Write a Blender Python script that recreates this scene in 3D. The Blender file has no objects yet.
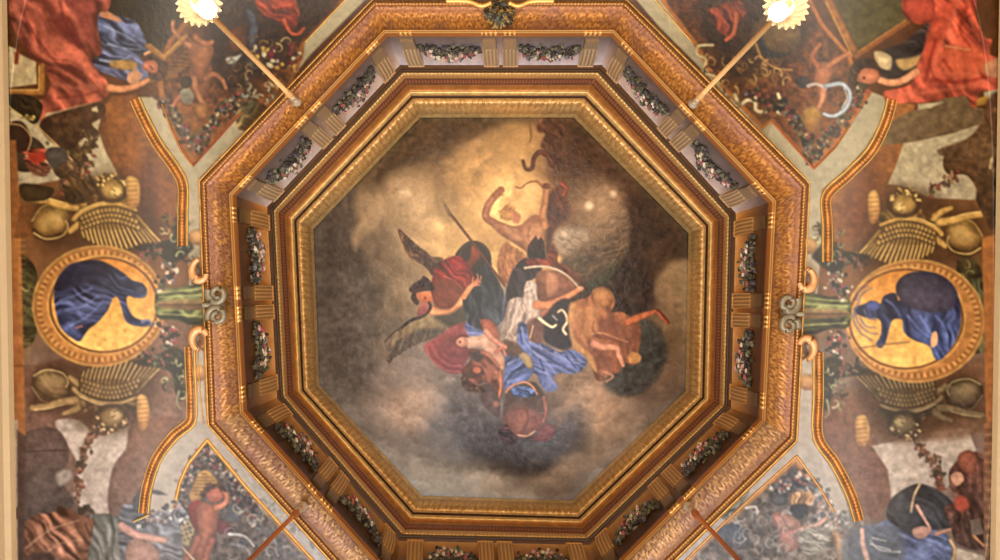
import bpy, math, random
import numpy as np
# ---------------------------------------------------------------- noise
def _h(ix, iy, seed):
    n = (ix.astype(np.int64) * 374761393 + iy.astype(np.int64) * 668265263 + seed * 1442695041) & 0x7fffffff
    n = ((n ^ (n >> 13)) * 1274126177) & 0x7fffffff
    return ((n ^ (n >> 16)) & 0xffff) / 65535.0
def vnoise(x, y, seed=0):
    x = np.asarray(x, float); y = np.asarray(y, float)
    ix = np.floor(x); iy = np.floor(y); fx = x - ix; fy = y - iy
    fx = fx * fx * (3 - 2 * fx); fy = fy * fy * (3 - 2 * fy)
    ix = ix.astype(np.int64); iy = iy.astype(np.int64)
    a = _h(ix, iy, seed); b = _h(ix + 1, iy, seed); c = _h(ix, iy + 1, seed); d = _h(ix + 1, iy + 1, seed)
    return (a * (1 - fx) + b * fx) * (1 - fy) + (c * (1 - fx) + d * fx) * fy
def fbm(x, y, seed=0, o=4):
    s = 0; a = .5; t = 0
    for k in range(o):
        s = s + a * vnoise(x * 2 ** k, y * 2 ** k, seed + k * 17); t += a; a *= .55
    return s / t
def spl(pts, closed=True, n=5):
    P_ = [tuple(map(float, p)) for p in pts]; m = len(P_); out = []
    if m < 3: return P_
    rng = range(m) if closed else range(m - 1)
    for i in rng:
        if closed: p0, p1, p2, p3 = P_[i - 1], P_[i], P_[(i + 1) % m], P_[(i + 2) % m]
        else: p0, p1, p2, p3 = P_[max(i - 1, 0)], P_[i], P_[i + 1], P_[min(i + 2, m - 1)]
        for k in range(n):
            t = k / n
            out.append(tuple(.5 * (2 * p1[j] + (p2[j] - p0[j]) * t + (2 * p0[j] - 5 * p1[j] + 4 * p2[j] - p3[j]) * t * t
                        + (3 * p1[j] - p0[j] - 3 * p2[j] + p3[j]) * t ** 3) for j in (0, 1)))
    if not closed: out.append(P_[-1])
    return out
def seg_d(X, Y, pts, closed):
    """distance to a polyline, and position along it 0..1"""
    best = np.full(X.shape, 1e9); par = np.zeros(X.shape)
    m = len(pts); N = m if closed else m - 1
    L = [0.]
    for i in range(N):
        a = pts[i]; b = pts[(i + 1) % m]; L.append(L[-1] + math.hypot(b[0] - a[0], b[1] - a[1]))
    T = max(L[-1], 1e-6)
    for i in range(N):
        ax, ay = pts[i]; bx, by = pts[(i + 1) % m]; dx, dy = bx - ax, by - ay; q = dx * dx + dy * dy
        if q < 1e-9: continue
        t = np.clip(((X - ax) * dx + (Y - ay) * dy) / q, 0, 1)
        d = np.hypot(X - ax - t * dx, Y - ay - t * dy)
        k = d < best; best = np.where(k, d, best); par = np.where(k, (L[i] + t * math.sqrt(q)) / T, par)
    return best, par
def inside(X, Y, pts):
    r = np.zeros(X.shape, bool); m = len(pts)
    for i in range(m):
        ax, ay = pts[i]; bx, by = pts[(i + 1) % m]
        if ay == by: continue
        c = ((ay > Y) != (by > Y)) & (X < (bx - ax) * (Y - ay) / (by - ay) + ax)
        r ^= c
    return r
def c3(c): return np.array(c, float) / 255.
class Painter:
    def __init__(s, xs, ys, base=(120, 90, 60)):
        s.xs = np.asarray(xs, float); s.ys = np.asarray(ys, float)
        s.X, s.Y = np.meshgrid(s.xs, s.ys)
        s.img = np.empty(s.X.shape + (3,)); s.img[:] = c3(base)
        s.tag = np.zeros(s.X.shape, int); s.cur = None; s.seed = 1
    def win(s, x0, y0, x1, y1):
        i0, i1 = np.searchsorted(s.xs, [x0, x1]); j0, j1 = np.searchsorted(s.ys, [y0, y1])
        return slice(j0, j1), slice(i0, i1)
    def put(s, w, col, a, tag=True):
        a = np.clip(a, 0, 1)
        s.img[w] = s.img[w] * (1 - a[..., None]) + np.clip(col, 0, 1) * a[..., None]
        if tag and s.cur is not None: s.tag[w] = np.where(a > .5, s.cur, s.tag[w])
    def P(s, pts, col, col2=None, ang=90, soft=.8, a=1., sm=1, vol=0., fold=None, mot=.12, tag=True):
        """filled shape: gradient col->col2 along ang, rounded edge shading vol, folds (angle, period, strength)"""
        s.seed += 1
        q = spl(pts) if sm else [tuple(p) for p in pts]
        xa = [p[0] for p in q]; ya = [p[1] for p in q]; m = soft * 2 + 2
        w = s.win(min(xa) - m, min(ya) - m, max(xa) + m, max(ya) + m)
        X, Y = s.X[w], s.Y[w]
        if X.size == 0: return
        d, _ = seg_d(X, Y, q, True); d = np.where(inside(X, Y, q), -d, d)
        al = np.clip(.5 - d / (2 * soft), 0, 1) * a
        C = np.empty(X.shape + (3,)); C[:] = c3(col)
        ca, sa = math.cos(math.radians(ang)), math.sin(math.radians(ang))
        if col2 is not None:
            pr = X * ca + Y * sa; pq = [p[0] * ca + p[1] * sa for p in q]; lo, hi = min(pq), max(pq)
            t = np.clip((pr - lo) / (hi - lo + 1e-6), 0, 1)[..., None]
            C = C * (1 - t) + c3(col2) * t
        f = np.ones(X.shape)
        if vol: 
            r = max(2., .22 * min(max(xa) - min(xa), max(ya) - min(ya)))
            f *= 1 - vol * np.exp(-np.clip(-d, 0, None) / r) + vol * .25
        if fold:
            fa, per, k = fold; cf, sf = math.cos(math.radians(fa)), math.sin(math.radians(fa))
            u = -X * sf + Y * cf; v = X * cf + Y * sf
            u = u + per * 1.5 * (fbm(X / (per * 3), Y / (per * 3), s.seed, 2) - .5) * 2
            g = (fbm(u * 1.7 / per, v / (per * 3.2), s.seed + 3, 3) - .5) * 4.2 + .35 * np.sin(u * 2 * math.pi / per)
            f *= 1 + k * 1.25 * np.clip(g, -1.3, 1.5)
        if mot: f *= 1 + mot * 2 * (fbm(X / 5, Y / 5, s.seed + 5, 3) - .5) * 1.6
        s.put(w, C * f[..., None], al, tag)
    def S(s, pts, w0, col, w1=None, soft=.7, a=1., sm=1, vol=.35, col2=None, mot=.1, tag=True):
        """stroke of width w0 -> w1 with rounded shading"""
        s.seed += 1
        q = spl(pts, False) if sm else [tuple(p) for p in pts]
        w1 = w0 if w1 is None else w1; m = max(w0, w1) / 2 + soft * 2 + 1
        xa = [p[0] for p in q]; ya = [p[1] for p in q]
        w = s.win(min(xa) - m, min(ya) - m, max(xa) + m, max(ya) + m); X, Y = s.X[w], s.Y[w]
        if X.size == 0: return
        d, t = seg_d(X, Y, q, False); r = (w0 + (w1 - w0) * t) / 2
        al = np.clip(.5 - (d - r) / (2 * soft), 0, 1) * a
        C = np.empty(X.shape + (3,)); C[:] = c3(col)
        if col2 is not None: C = C * (1 - t[..., None]) + c3(col2) * t[..., None]
        f = 1 + vol * (.35 - np.clip(d / (r + .3), 0, 1) ** 2)
        if mot: f *= 1 + mot * 2 * (fbm(X / 4, Y / 4, s.seed, 2) - .5) * 1.6
        s.put(w, C * f[..., None], al, tag)
    def E(s, cx, cy, rx, ry, col, rot=0, **k):
        cr, sr = math.cos(math.radians(rot)), math.sin(math.radians(rot))
        s.P([(cx + rx * math.cos(t) * cr - ry * math.sin(t) * sr, cy + rx * math.cos(t) * sr + ry * math.sin(t) * cr)
             for t in [i * math.pi / 8 for i in range(16)]], col, **k)
    def dabs(s, path, spread, n, cols, r=(1., 2.4), sd=1, a=.9, tag=True, el=1.6):
        """random leaf and petal dabs scattered along a path"""
        R = random.Random(sd); q = spl(path, False) if len(path) > 2 else [tuple(p) for p in path]
        for _ in range(n):
            t = R.random() * (len(q) - 1); i = int(t); f = t - i
            x = q[i][0] * (1 - f) + q[i + 1][0] * f + R.gauss(0, spread * .55)
            y = q[i][1] * (1 - f) + q[i + 1][1] * f + R.gauss(0, spread * .55)
            rr = R.uniform(*r); c = R.choice(cols); an = R.random() * 3.14; e = R.uniform(1, el)
            w = s.win(x - rr * e - 1, y - rr * e - 1, x + rr * e + 1, y + rr * e + 1); X, Y = s.X[w] - x, s.Y[w] - y
            if X.size == 0: continue
            U = (X * math.cos(an) + Y * math.sin(an)) / e; V = -X * math.sin(an) + Y * math.cos(an)
            d = np.hypot(U, V)
            s.put(w, c3(c) * (1.15 - .35 * np.clip(d / rr, 0, 1) + .12 * (V < 0))[..., None], np.clip((rr - d) / .8 + .4, 0, 1) * a, tag)
    def curls(s, box, n, cols, r=(3, 7), sd=1, w=1.3, a=.85):
        """acanthus like curls"""
        R = random.Random(sd); x0, y0, x1, y1 = box
        for _ in range(n):
            cx, cy = R.uniform(x0, x1), R.uniform(y0, y1); r0 = R.uniform(*r); a0 = R.random() * 6.28; sg = R.choice((-1, 1))
            pts = [(cx + r0 * (1 - k / 9) * math.cos(a0 + sg * k * .55), cy + r0 * (1 - k / 9) * math.sin(a0 + sg * k * .55)) for k in range(8)]
            s.S(pts, w * 1.6, R.choice(cols), w * .6, a=a, sm=0, vol=.5)
    def wing(s, root, tips, col, hi, w=3., n=3, sd=1, dk=.5):
        """feathers fanning from an arm line to a line of tips, layered"""
        R = random.Random(sd)
        A = spl(root, False, 8) if len(root) > 2 else [(root[0][0] + (root[1][0] - root[0][0]) * k / 8, root[0][1] + (root[1][1] - root[0][1]) * k / 8) for k in range(9)]
        B = spl(tips, False, 8)
        s.P(A + B[::-1], tuple(v * dk * .95 for v in col), sm=0, soft=1., a=.95, mot=.2)
        rows = n + 1; m = max(6, int(max(len(A), len(B)) * .8))
        def at(t, L):
            fa, fb = t * (len(A) - 1), t * (len(B) - 1); ia, ib = min(int(fa), len(A) - 2), min(int(fb), len(B) - 2); fa -= ia; fb -= ib
            a = (A[ia][0] + (A[ia + 1][0] - A[ia][0]) * fa, A[ia][1] + (A[ia + 1][1] - A[ia][1]) * fa); b = (B[ib][0] + (B[ib + 1][0] - B[ib][0]) * fb, B[ib][1] + (B[ib + 1][1] - B[ib][1]) * fb)
            return (a[0] + (b[0] - a[0]) * L, a[1] + (b[1] - a[1]) * L)
        for r in range(rows - 1, -1, -1):
            for k in range(m):
                t = (k + .5 * (r % 2) + R.uniform(-.1, .1)) / m; t = min(max(t, 0), 1)
                L0, L1 = r / rows * .9, min(1.03, (r + (1.7 if r > rows - 3 else 1.25)) / rows); f = R.uniform(.82, 1.12)
                p0, p1 = at(t, L0), at(min(1, t + .02), L1)
                s.S([p0, p1], w * 1.1, tuple(v * dk * f for v in col), w * .9, sm=0, vol=.1, a=.8, soft=.6)
                p1 = at(min(1, t + .02), L0 + (L1 - L0) * .8); s.S([p0, p1], w * .62, tuple(v * f for v in (hi if R.random() < .25 else col)), w * .4, sm=0, vol=.2, a=.6, soft=.8); s.E(p1[0], p1[1], w * .42, w * .36, tuple(v * f for v in hi), soft=.6, a=.55, mot=0)
    def puffs(s, boxes, n, lx, ly, k=.22, r=(8, 22), sd=1):
        """cloud billows: soft lumps shaded from a light point"""
        R = random.Random(sd)
        for _ in range(n):
            x0, y0, x1, y1 = R.choice(boxes); cx, cy, rr = R.uniform(x0, x1), R.uniform(y0, y1), R.uniform(*r)
            w = s.win(cx - rr * 1.6, cy - rr * 1.6, cx + rr * 1.6, cy + rr * 1.6); X, Y = s.X[w] - cx, s.Y[w] - cy
            if X.size == 0: continue
            sd += 1; wr = rr * (1 + .5 * (fbm(X / rr * 1.6 + 9, Y / rr * 1.6, sd, 3) - .5) * 2)
            d = np.hypot(X, Y * 1.15); l = math.hypot(lx - cx, ly - cy) + 1e-3; nx, ny = (lx - cx) / l, (ly - cy) / l
            m = np.clip((wr - d) / (rr * .16) + .5, 0, 1); sh = (X * nx + Y * ny) / rr
            s.img[w] = s.img[w] * (1 + m * k * np.clip(sh * 1.1, -1, 1))[..., None]
    def field(s, pts, sig=24., warp=10., seed=3, amp=.06, w=None):
        """soft colour field from control points (x, y, colour)"""
        w = w or (slice(None), slice(None)); X, Y = s.X[w], s.Y[w]
        Xw = X + warp * 2 * (fbm(X / 28, Y / 28, seed) - .5) * 2; Yw = Y + warp * 2 * (fbm(X / 28, Y / 28, seed + 50) - .5) * 2
        num = np.zeros(X.shape + (3,)); den = np.zeros(X.shape) + 1e-9
        for x, y, c in pts:
            g = np.exp(-((Xw - x) ** 2 + (Yw - y) ** 2) / (2 * sig * sig)) + 1e-5 * np.exp(-((Xw - x) ** 2 + (Yw - y) ** 2) / (2 * (4 * sig) ** 2))
            num += g[..., None] * c3(c); den += g
        f = 1 + amp * 2 * (fbm(X / 9, Y / 9, seed + 9, 4) - .5) * 2
        s.img[w] = num / den[..., None] * f[..., None]
GAIN_C, GAIN_V, GAIN_G = 1.20, .82, 1.0
SHADE_E, BULB_E, LAMP_W, WIN_W, FILL_W, SHIFT = .10, 4., 42., 480., 280., .026
# ================================================================ the canvas: figures in clouds
def paint_canvas():
    p = Painter(np.arange(308, 696, .8), np.arange(112, 508, .8))
    G = [(425,125,(88,70,46)),(460,125,(100,80,54)),(500,122,(112,92,62)),(535,120,(160,126,76)),(560,122,(108,80,50)),(590,135,(70,52,34)),
         (385,150,(96,78,52)),(420,150,(82,66,45)),(450,155,(118,96,64)),(480,150,(165,132,82)),(510,145,(178,140,82)),(530,150,(185,148,85)),(560,160,(96,66,40)),
         (360,175,(92,76,54)),(390,180,(140,116,78)),(420,185,(150,122,80)),(445,180,(140,112,72)),(470,180,(176,138,80)),(500,175,(196,156,86)),(525,190,(206,168,98)),(555,190,(120,84,50)),(585,180,(120,92,60)),(610,165,(98,74,48)),
         (335,205,(84,70,54)),(360,215,(110,94,70)),(385,215,(138,118,84)),(410,215,(168,140,94)),(440,215,(176,146,92)),(470,215,(196,158,92)),(490,190,(200,160,90)),(600,200,(130,102,68)),(625,195,(92,70,46)),(650,205,(70,54,36)),(680,235,(98,80,54)),
         (325,240,(80,70,58)),(350,245,(88,78,66)),(380,245,(128,110,84)),(420,240,(172,142,92)),(450,240,(190,154,92)),(500,240,(196,156,90)),(640,235,(74,56,38)),(660,250,(96,78,52)),(678,262,(120,100,68)),
         (325,290,(78,70,60)),(350,290,(92,84,72)),(380,290,(122,108,84)),(400,275,(140,120,88)),(620,270,(66,50,38)),(640,290,(60,46,36)),(660,285,(126,104,72)),(680,300,(116,96,66)),
         (325,340,(88,82,72)),(350,340,(104,94,82)),(378,330,(112,100,82)),(400,372,(136,124,108)),(420,385,(142,128,112)),(655,320,(134,110,76)),(680,340,(120,98,68)),(640,340,(70,60,48)),
         (330,385,(104,98,90)),(355,385,(112,104,94)),(385,400,(136,122,108)),(415,400,(150,130,112)),(440,400,(132,120,108)),(655,370,(122,98,74)),(680,380,(98,82,66)),(640,385,(104,86,70)),
         (365,430,(132,124,116)),(395,435,(152,142,132)),(420,430,(142,132,122)),(450,430,(108,102,96)),(475,425,(106,100,94)),(590,395,(166,134,104)),(610,420,(170,142,114)),(630,415,(136,120,102)),(655,410,(112,98,84)),(575,400,(124,104,86)),
         (400,460,(146,142,136)),(430,470,(152,150,144)),(460,460,(120,116,110)),(490,450,(96,90,84)),(530,460,(82,76,72)),(560,440,(104,96,90)),(585,450,(150,134,116)),(610,450,(138,124,110)),
         (430,490,(164,164,158)),(460,490,(158,156,150)),(500,488,(146,138,126)),(530,490,(142,132,118)),(555,475,(152,130,108)),(575,490,(118,110,104)),(600,475,(130,124,118))]
    p.field(G, 15, 9, 4, .05)
    # cloud banks
    p.P([(538,118),(575,118),(600,142),(640,180),(688,228),(688,250),(662,262),(652,285),(640,300),(606,262),(618,235),(610,205),(588,172),(556,185),(545,165)], (78,56,36), (62,46,34), soft=16, a=.5)
    p.P([(600,262),(640,262),(654,290),(650,312),(640,318),(612,312),(606,290)], (60,44,36), soft=6, a=.85)
    p.P([(640,318),(656,330),(664,350),(660,372),(640,390),(618,394),(606,386),(620,365),(636,350)], (64,60,52), (72,70,64), soft=5, a=.85)
    p.P([(456,378),(470,395),(500,425),(556,430),(585,398),(592,420),(580,445),(560,456),(545,472),(520,474),(500,466),(484,460),(468,452),(452,430),(450,400)], (98,92,84), (70,66,66), soft=7, a=.75)
    p.P([(500,440),(552,432),(556,458),(535,472),(512,470),(495,458)], (70,66,64), soft=7, a=.5)
    p.P([(404,120),(500,118),(470,132),(448,142),(430,165),(402,170),(372,190),(360,178)], (72,58,40), soft=10, a=.5)
    p.P([(352,195),(380,190),(384,210),(370,232),(352,246)], (172,146,104), soft=10, a=.3)
    p.P([(350,395),(360,360),(340,330),(322,330),(322,385)], (80,76,68), soft=10, a=.4)
    p.P([(655,270),(672,258),(688,262),(688,330),(672,320),(660,300)], (140,118,82), soft=6, a=.5)
    p.P([(660,215),(690,228),(690,256),(672,258),(658,268)], (70,56,38), soft=8, a=.5)
    for (x, y, r, c, a) in [(505,185,34,(206,164,104),.4),(405,200,22,(190,160,112),.3),(598,205,18,(180,146,102),.3),(410,408,18,(186,154,124),.35),(588,402,20,(196,158,122),.35)]:
        p.E(x, y, r, r * .8, c, soft=r * .8, a=a)  # cloud glow, with lamp glare on the varnish painted in
    A_ = [(315,120,690,500)]
    p.puffs(A_, 90, 505, 190, .11, (14, 38), 5); p.puffs(A_, 90, 505, 190, .07, (5, 14), 6)
    # the larger cloud masses
    p.P([(404,114),(560,114),(530,124),(506,122),(486,130),(470,140),(452,138),(440,150),(424,152),(410,164),(392,162),(378,176),(356,182)], (80,62,40), (92,72,46), soft=3.5, a=.62, mot=.3)
    p.P([(312,232),(356,186),(352,204),(358,222),(352,238),(366,256),(374,282),(384,300),(376,318),(384,332),(372,350),(378,372),(358,392),(340,404),(318,386)], (76,68,58), (104,98,90), soft=4, a=.55, mot=.25)
    p.P([(352,238),(364,216),(372,206),(382,210),(376,226),(362,236),(356,250)], (176,150,106), soft=3, a=.5)
    p.P([(556,124),(574,117),(604,148),(640,184),(688,230),(688,258),(668,262),(656,280),(650,292),(640,284),(632,262),(622,246),(630,226),(626,206),(610,186),(594,170),(576,162),(562,172),(552,160)], (84,58,38), (58,42,28), ang=60, soft=4, a=.55, mot=.3)
    p.P([(604,262),(622,254),(640,262),(652,282),(652,302),(642,318),(626,316),(612,310),(608,290)], (62,46,36), soft=2.5, a=.8, mot=.3)
    p.P([(655,292),(664,272),(676,262),(690,266),(690,324),(676,318),(664,306)], (142,118,80), (128,104,74), soft=3, a=.7)
    p.P([(636,324),(652,322),(662,334),(668,352),(660,372),(648,388),(630,396),(612,392),(604,382),(620,366),(634,350)], (66,66,56), (76,76,72), soft=2.5, a=.85, mot=.25)
    p.P([(455,382),(468,390),(500,424),(556,432),(566,412),(580,404),(588,416),(584,430),(574,436),(570,450),(556,456),(548,468),(532,474),(514,472),(502,462),(488,460),(480,448),(466,444),(458,432),(450,414)], (104,98,92), (72,68,68), soft=3, a=.6, mot=.25)
    p.P([(570,350),(590,352),(596,374),(580,392),(566,396),(560,384),(560,374),(576,372)], (128,104,80), soft=4, a=.7, mot=.25)
    p.P([(400,392),(414,384),(430,392),(436,408),(424,424),(408,432),(394,424),(386,408)], (186,156,128), soft=9, a=.5, mot=.15); p.P([(574,392),(590,384),(606,392),(612,412),(600,428),(584,424),(576,408)], (190,156,122), soft=9, a=.5, mot=.15)  # glare of the two lower lamps painted over the clouds
    p.P([(388,182),(404,174),(420,182),(426,200),(414,214),(396,206)], (198,168,120), soft=9, a=.45, mot=.15); p.P([(584,206),(592,186),(608,182),(622,190),(618,208),(600,216)], (182,150,106), soft=8, a=.5, mot=.2)  # glare of the two upper lamps painted over the clouds
    p.E(589, 206, 4, 4, (232,206,160), soft=2.5, a=.8); p.E(613, 194, 3, 3, (236,210,164), soft=2.5, a=.8); p.E(405, 192, 5, 3, (226,200,152), soft=3, a=.6)  # small glints of lamp glare painted on
    p.puffs(A_, 60, 505, 190, .08, (8, 24), 9)
    # ---- horned serpent and dark rider, top
    p.cur = 1
    p.P([(537,122),(548,116),(562,120),(566,132),(556,140),(548,150),(541,146),(545,134),(538,132)], (112,74,48), (78,54,36), soft=1.5, fold=(60,6,.2))
    p.P([(545,140),(560,138),(568,160),(560,180),(550,178),(548,160)], (96,66,44), soft=5, a=.8, fold=(80,5,.15))
    p.S([(523,161),(526,169),(532,168),(534,158),(540,152),(548,156),(552,164)], 3.2, (92,60,40), 6)
    p.S([(530,122),(531,136),(530,142)], 2.4, (116,84,50), 1)
    p.cur = 2   # golden archer
    p.P([(545,205),(548,195),(560,186),(566,196),(570,215),(558,225),(552,240),(549,262),(545,250),(546,228)], (112,62,44), (62,42,34), soft=2.5, a=.95, vol=.2, fold=(70,7,.2))
    p.S([(562,184),(566,188),(563,195)], 4, (160,72,46), 2, soft=1.6)
    p.S([(516,187),(521,188),(526,184),(532,181.5),(538,182),(543,187),(551,188)], 1.4, (128,82,48), vol=0)
    p.P([(497,264),(500,250),(506,242),(512,246),(522,252),(528,262),(520,276),(508,284),(500,278)], (178,124,72), (150,98,58), vol=.2, fold=(80,2.6,.1))
    p.S([(501,190),(497,194),(494,197),(488,206),(486,217),(496,224),(510,232)], 7, (150,100,66), 8, soft=.9)
    p.S([(494,196),(498,192),(501,190)], 3.2, (150,98,62), 1.2)
    p.P([(500,222),(512,226),(522,224),(532,216),(541,216),(546,224),(546,240),(544,256),(534,258),(524,250),(512,242),(502,236),(492,226)], (184,128,82), (158,104,66), vol=.35, soft=1)
    p.S([(545,226),(543,214),(545,203),(546,190)], 8, (164,112,68), 5.5, soft=.8)
    p.E(546, 186, 4, 3, (128,76,48), vol=.3)
    p.P([(524,232),(536,226),(543,230),(540,244),(532,250),(526,242)], (206,152,102), soft=3, a=.5); p.P([(504,226),(516,230),(522,240),(512,238)], (206,154,104), soft=2, a=.55); p.S([(530,226),(528,236),(532,246)], 1.4, (118,74,46), .8, soft=1.2, a=.55); p.S([(512,230),(522,236),(530,236)], 1.2, (124,80,50), .8, soft=1.2, a=.5)
    for a_, b_ in (((499,192),(502,188)),((500,193),(504,191)),((498,192),(499,187)),((500,195),(504,195))): p.S([a_, b_], 1.5, (150,98,62), .8, sm=0)
    p.E(508, 214, 7.5, 6.5, (186,136,70), vol=.3, soft=1.2); p.dabs([(501,216),(506,208),(514,208)], 3, 22, [(170,118,64),(186,138,76),(154,104,58)], (1, 1.8), 3)
    p.P([(511,211),(517,212),(521,217),(518,224),(513,222)], (172,114,76), soft=1.2)
    p.E(535, 219, 7, 4, (140,88,58), soft=2, a=.5)
    # ---- spear bearer with shield
    p.cur = 3
    p.wing([(442,262),(430,266),(416,258),(402,240)], [(432,274),(430,258),(414,244),(399,230)], (84,62,44), (112,84,60), 3.2, 2, 5, .75)
    p.P([(399,230),(404,236),(409,247),(414,247),(417,252),(424,250),(430,256),(437,257),(443,259),(436,272),(432,275),(424,266),(410,258),(403,246)], (122,88,62), (62,46,36), ang=20, soft=.8, a=.8, fold=(70,3.4,.22))
    p.P([(455,258),(460,248),(470,241),(482,243),(490,252),(491,264),(486,276),(474,280),(462,276)], (66,48,34), (48,42,38), vol=.25, soft=.8); p.S([(458,258),(464,247),(474,243),(484,246),(489,254)], 1.6, (104,78,52), 1, a=.6, soft=1)
    p.P([(472,246),(478,248),(480,256),(474,264),(466,274),(464,266),(470,258)], (150,72,36), (98,50,30), soft=1.4)
    p.S([(446,208),(470,239),(505,286)], 1.7, (84,46,26), 1.9, sm=0, vol=.3); p.P([(443.5,202),(448.5,209),(453,219),(448,215),(445,209)], (112,84,56), sm=0, soft=.5)
    p.P([(434,270),(441,262),(450,257),(459,256),(467,263),(474,275),(477,286),(470,290),(463,302),(455,308),(440,308),(434,302),(431,290)], (146,42,36), (104,50,36), vol=.25, fold=(40,8,.22))
    p.P([(433,284),(446,278),(460,286),(466,292),(458,304),(440,308),(434,300)], (112,62,40), (126,66,42), soft=3, a=.8)
    p.S([(444,276),(456,282),(463,290)], 1.6, (170,84,66), .8, a=.7)
    p.P([(409,290),(413,284),(420,280),(424,276),(432,283),(434,290),(424,291),(416,294),(419,302),(416,305),(411,298),(412,293)], (58,36,28), soft=.7, fold=(30,3,.3))
    p.P([(417,294),(424,292),(430,292),(433,300),(430,304),(423,303),(419,300)], (206,122,72), (170,92,58), soft=.8); p.E(425, 298, 1.1, 1, (96,42,30))
    p.S([(433,311),(440,314),(449,313.5),(457,308),(464,297),(470,288),(475,283)], 10, (206,134,84), 5, soft=.8); p.S([(474,284),(479,279),(481,276)], 3, (200,122,76), 1.2); p.S([(475,284),(481,282)], 2, (200,122,76), 1); p.S([(472,283),(473,277)], 2, (200,122,76), 1)
    p.cur = 4   # feathered wing with the pipe
    p.P([(386,361),(384,354),(390,342),(395,333),(405,325),(418,318),(436,315),(456,320),(456,328),(446,335),(430,340),(416,345),(404,351),(394,358),(390,363)], (150,130,92), (92,80,70), ang=75, fold=(105,3.2,.14)); p.wing([(440,328),(418,330),(396,342)], [(440,336),(416,344),(388,361)], (104,92,76), (132,118,94), 2, 1, 8, .85)
    p.P([(396,338),(404,327),(418,318),(434,316),(452,320),(448,328),(425,330),(408,336)], (152,134,92), (110,94,68), soft=2, a=.55)
    p.S([(401,328),(412,320),(421,317),(430,309),(429,303)], 2.6, (48,38,30), 3.2, vol=.2); p.S([(385,342),(392,334),(403,326)], 1, (60,48,38)); p.P([(420,304),(428,303),(428,311),(421,316),(417,315)], (166,98,84), (120,66,60))
    p.P([(434,316),(450,313),(462,306),(468,310),(466,324),(456,330),(440,322)], (84,74,58), (70,66,52), soft=2)
    p.cur = 5   # crimson cloak behind
    p.P([(424,346),(440,335),(455,325),(466,324),(470,335),(474,350),(466,362),(463,372),(452,374),(440,368),(430,358)], (140,70,66), (112,62,66), ang=40, vol=-.12, soft=1.2)
    for k in range(4): p.S([(426 + k * 3.2, 348 - k), (432 + k * 3, 360 - k * 1.5), (446 + k * 2, 370 - k * 2.2), (460, 372 - k * 3)], 1.6, (176, 100, 92) if k % 2 == 0 else (110, 54, 56), soft=1, a=.5, vol=0)
    # ---- dark draped bearer
    p.cur = 6
    p.P([(470,283),(477,279),(484,262),(491,262),(492,270),(500,283),(505,298),(505,315),(498,326),(490,332),(476,330),(469,326),(464,310),(463,298),(470,290)], (48,52,54), (56,62,68), vol=.05, fold=(80,7,.3))
    p.S([(446,208),(470,239),(505,286)], 1.9, (96,58,34), 2.1, sm=0, vol=.4); p.P([(443.5,201),(449,209),(453,219),(448,215),(444.5,209)], (128,100,72), sm=0, soft=.5)
    for q in ([(472,284),(470,300),(472,322)],[(482,282),(484,300),(480,322)],[(492,288),(496,304),(492,322)],[(486,266),(488,274)]): p.S(q, 2, (82,88,92), 1, soft=1.4, a=.5, vol=0)
    p.S([(464,297),(470,288),(475,283)], 5.5, (206,134,84), 4.6, soft=.8)
    for q in ([(474,284),(478,278),(477,274)],[(475,283),(480,280),(481,276)],[(475,284),(481,282)],[(474,285),(480,285)]): p.S(q, 2, (204,126,80), 1.1)
    p.P([(467,322),(474,328),(484,331),(490,334),(480,338),(470,337),(465,328)], (78,94,142), (120,130,168), fold=(25,3.2,.2))
    p.P([(480,320),(488,319),(496,325),(499,336),(494,346),(488,336),(482,328)], (162,88,62), (178,112,84), ang=70, vol=.3)
    # ---- black cloaked figure
    p.cur = 7
    p.P([(505,300),(507,286),(512,272),(519,262),(527,258),(536,262),(542,268),(537,276),(530,282),(525,292),(524,298),(512,302),(507,316),(503,320)], (50,42,44), (60,52,54), vol=.05, fold=(60,8,.3))
    p.S([(505,286),(504,300),(502,318),(498,332)], 2.4, (96,116,140), 1.6, soft=1, a=.6)
    p.P([(532,240),(536,236),(538,240),(541,237),(544,242),(546,258),(540,262),(532,262),(527,256),(528,246)], (54,34,26), soft=.7, sm=0, fold=(70,3,.3))
    p.P([(526,260),(536,258),(546,258),(552,244),(558,250),(558,262),(566,266),(576,272),(590,276),(584,284),(574,280),(560,272),(546,266),(530,266)], (140,64,40), (110,66,42), ang=20, vol=.2, fold=(40,6,.2))
    p.cur = 8   # pale wing with the round net
    p.P([(554,238),(558,230),(566,227),(578,226),(595,222),(610,214),(622,206),(628,216),(630,236),(624,258),(612,272),(600,282),(584,282),(572,270),(562,258),(556,248)], (132,108,80), (92,78,54), soft=3, a=.75, fold=(-25,4,.12))
    p.P([(554,238),(560,229),(570,228),(584,230),(592,236),(580,248),(568,256),(560,254)], (184,166,136), (128,108,80), ang=50, soft=3, a=.9, fold=(30,3.5,.1))
    for k in range(9): p.S([(562 + k * 2, 252 - k * 2.5), (588 + k * 2, 244 - k * 4), (608 + k * 1.6, 232 - k * 3.2)], .9, (172,146,106), .5, soft=.8, a=.35, vol=0)
    p.S([(608,268),(619,252),(622,236),(617,222)], 1.2, (140,128,90), .8, a=.5); p.P([(584,286),(600,276),(618,262),(612,276),(596,290)], (62,74,48), soft=4, a=.6)
    # ---- woman in white
    p.cur = 9
    p.P([(536,274),(548,270),(562,273),(576,280),(580,288),(568,298),(552,302),(538,298)], (152,102,72), (118,74,56), vol=.25)
    p.P([(547,272),(556,276),(558,288),(548,296)], (186,134,92), soft=2, a=.8)
    p.P([(524,288),(527,281),(533,281),(537,286),(537,300),(541,314),(536,320),(526,324),(519,330),(517,345),(508,343),(500,340),(501,328),(506,312),(509,301),(516,297),(523,297)], (198,182,160), (164,142,120), vol=.25, fold=(100,5,.12))
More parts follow.
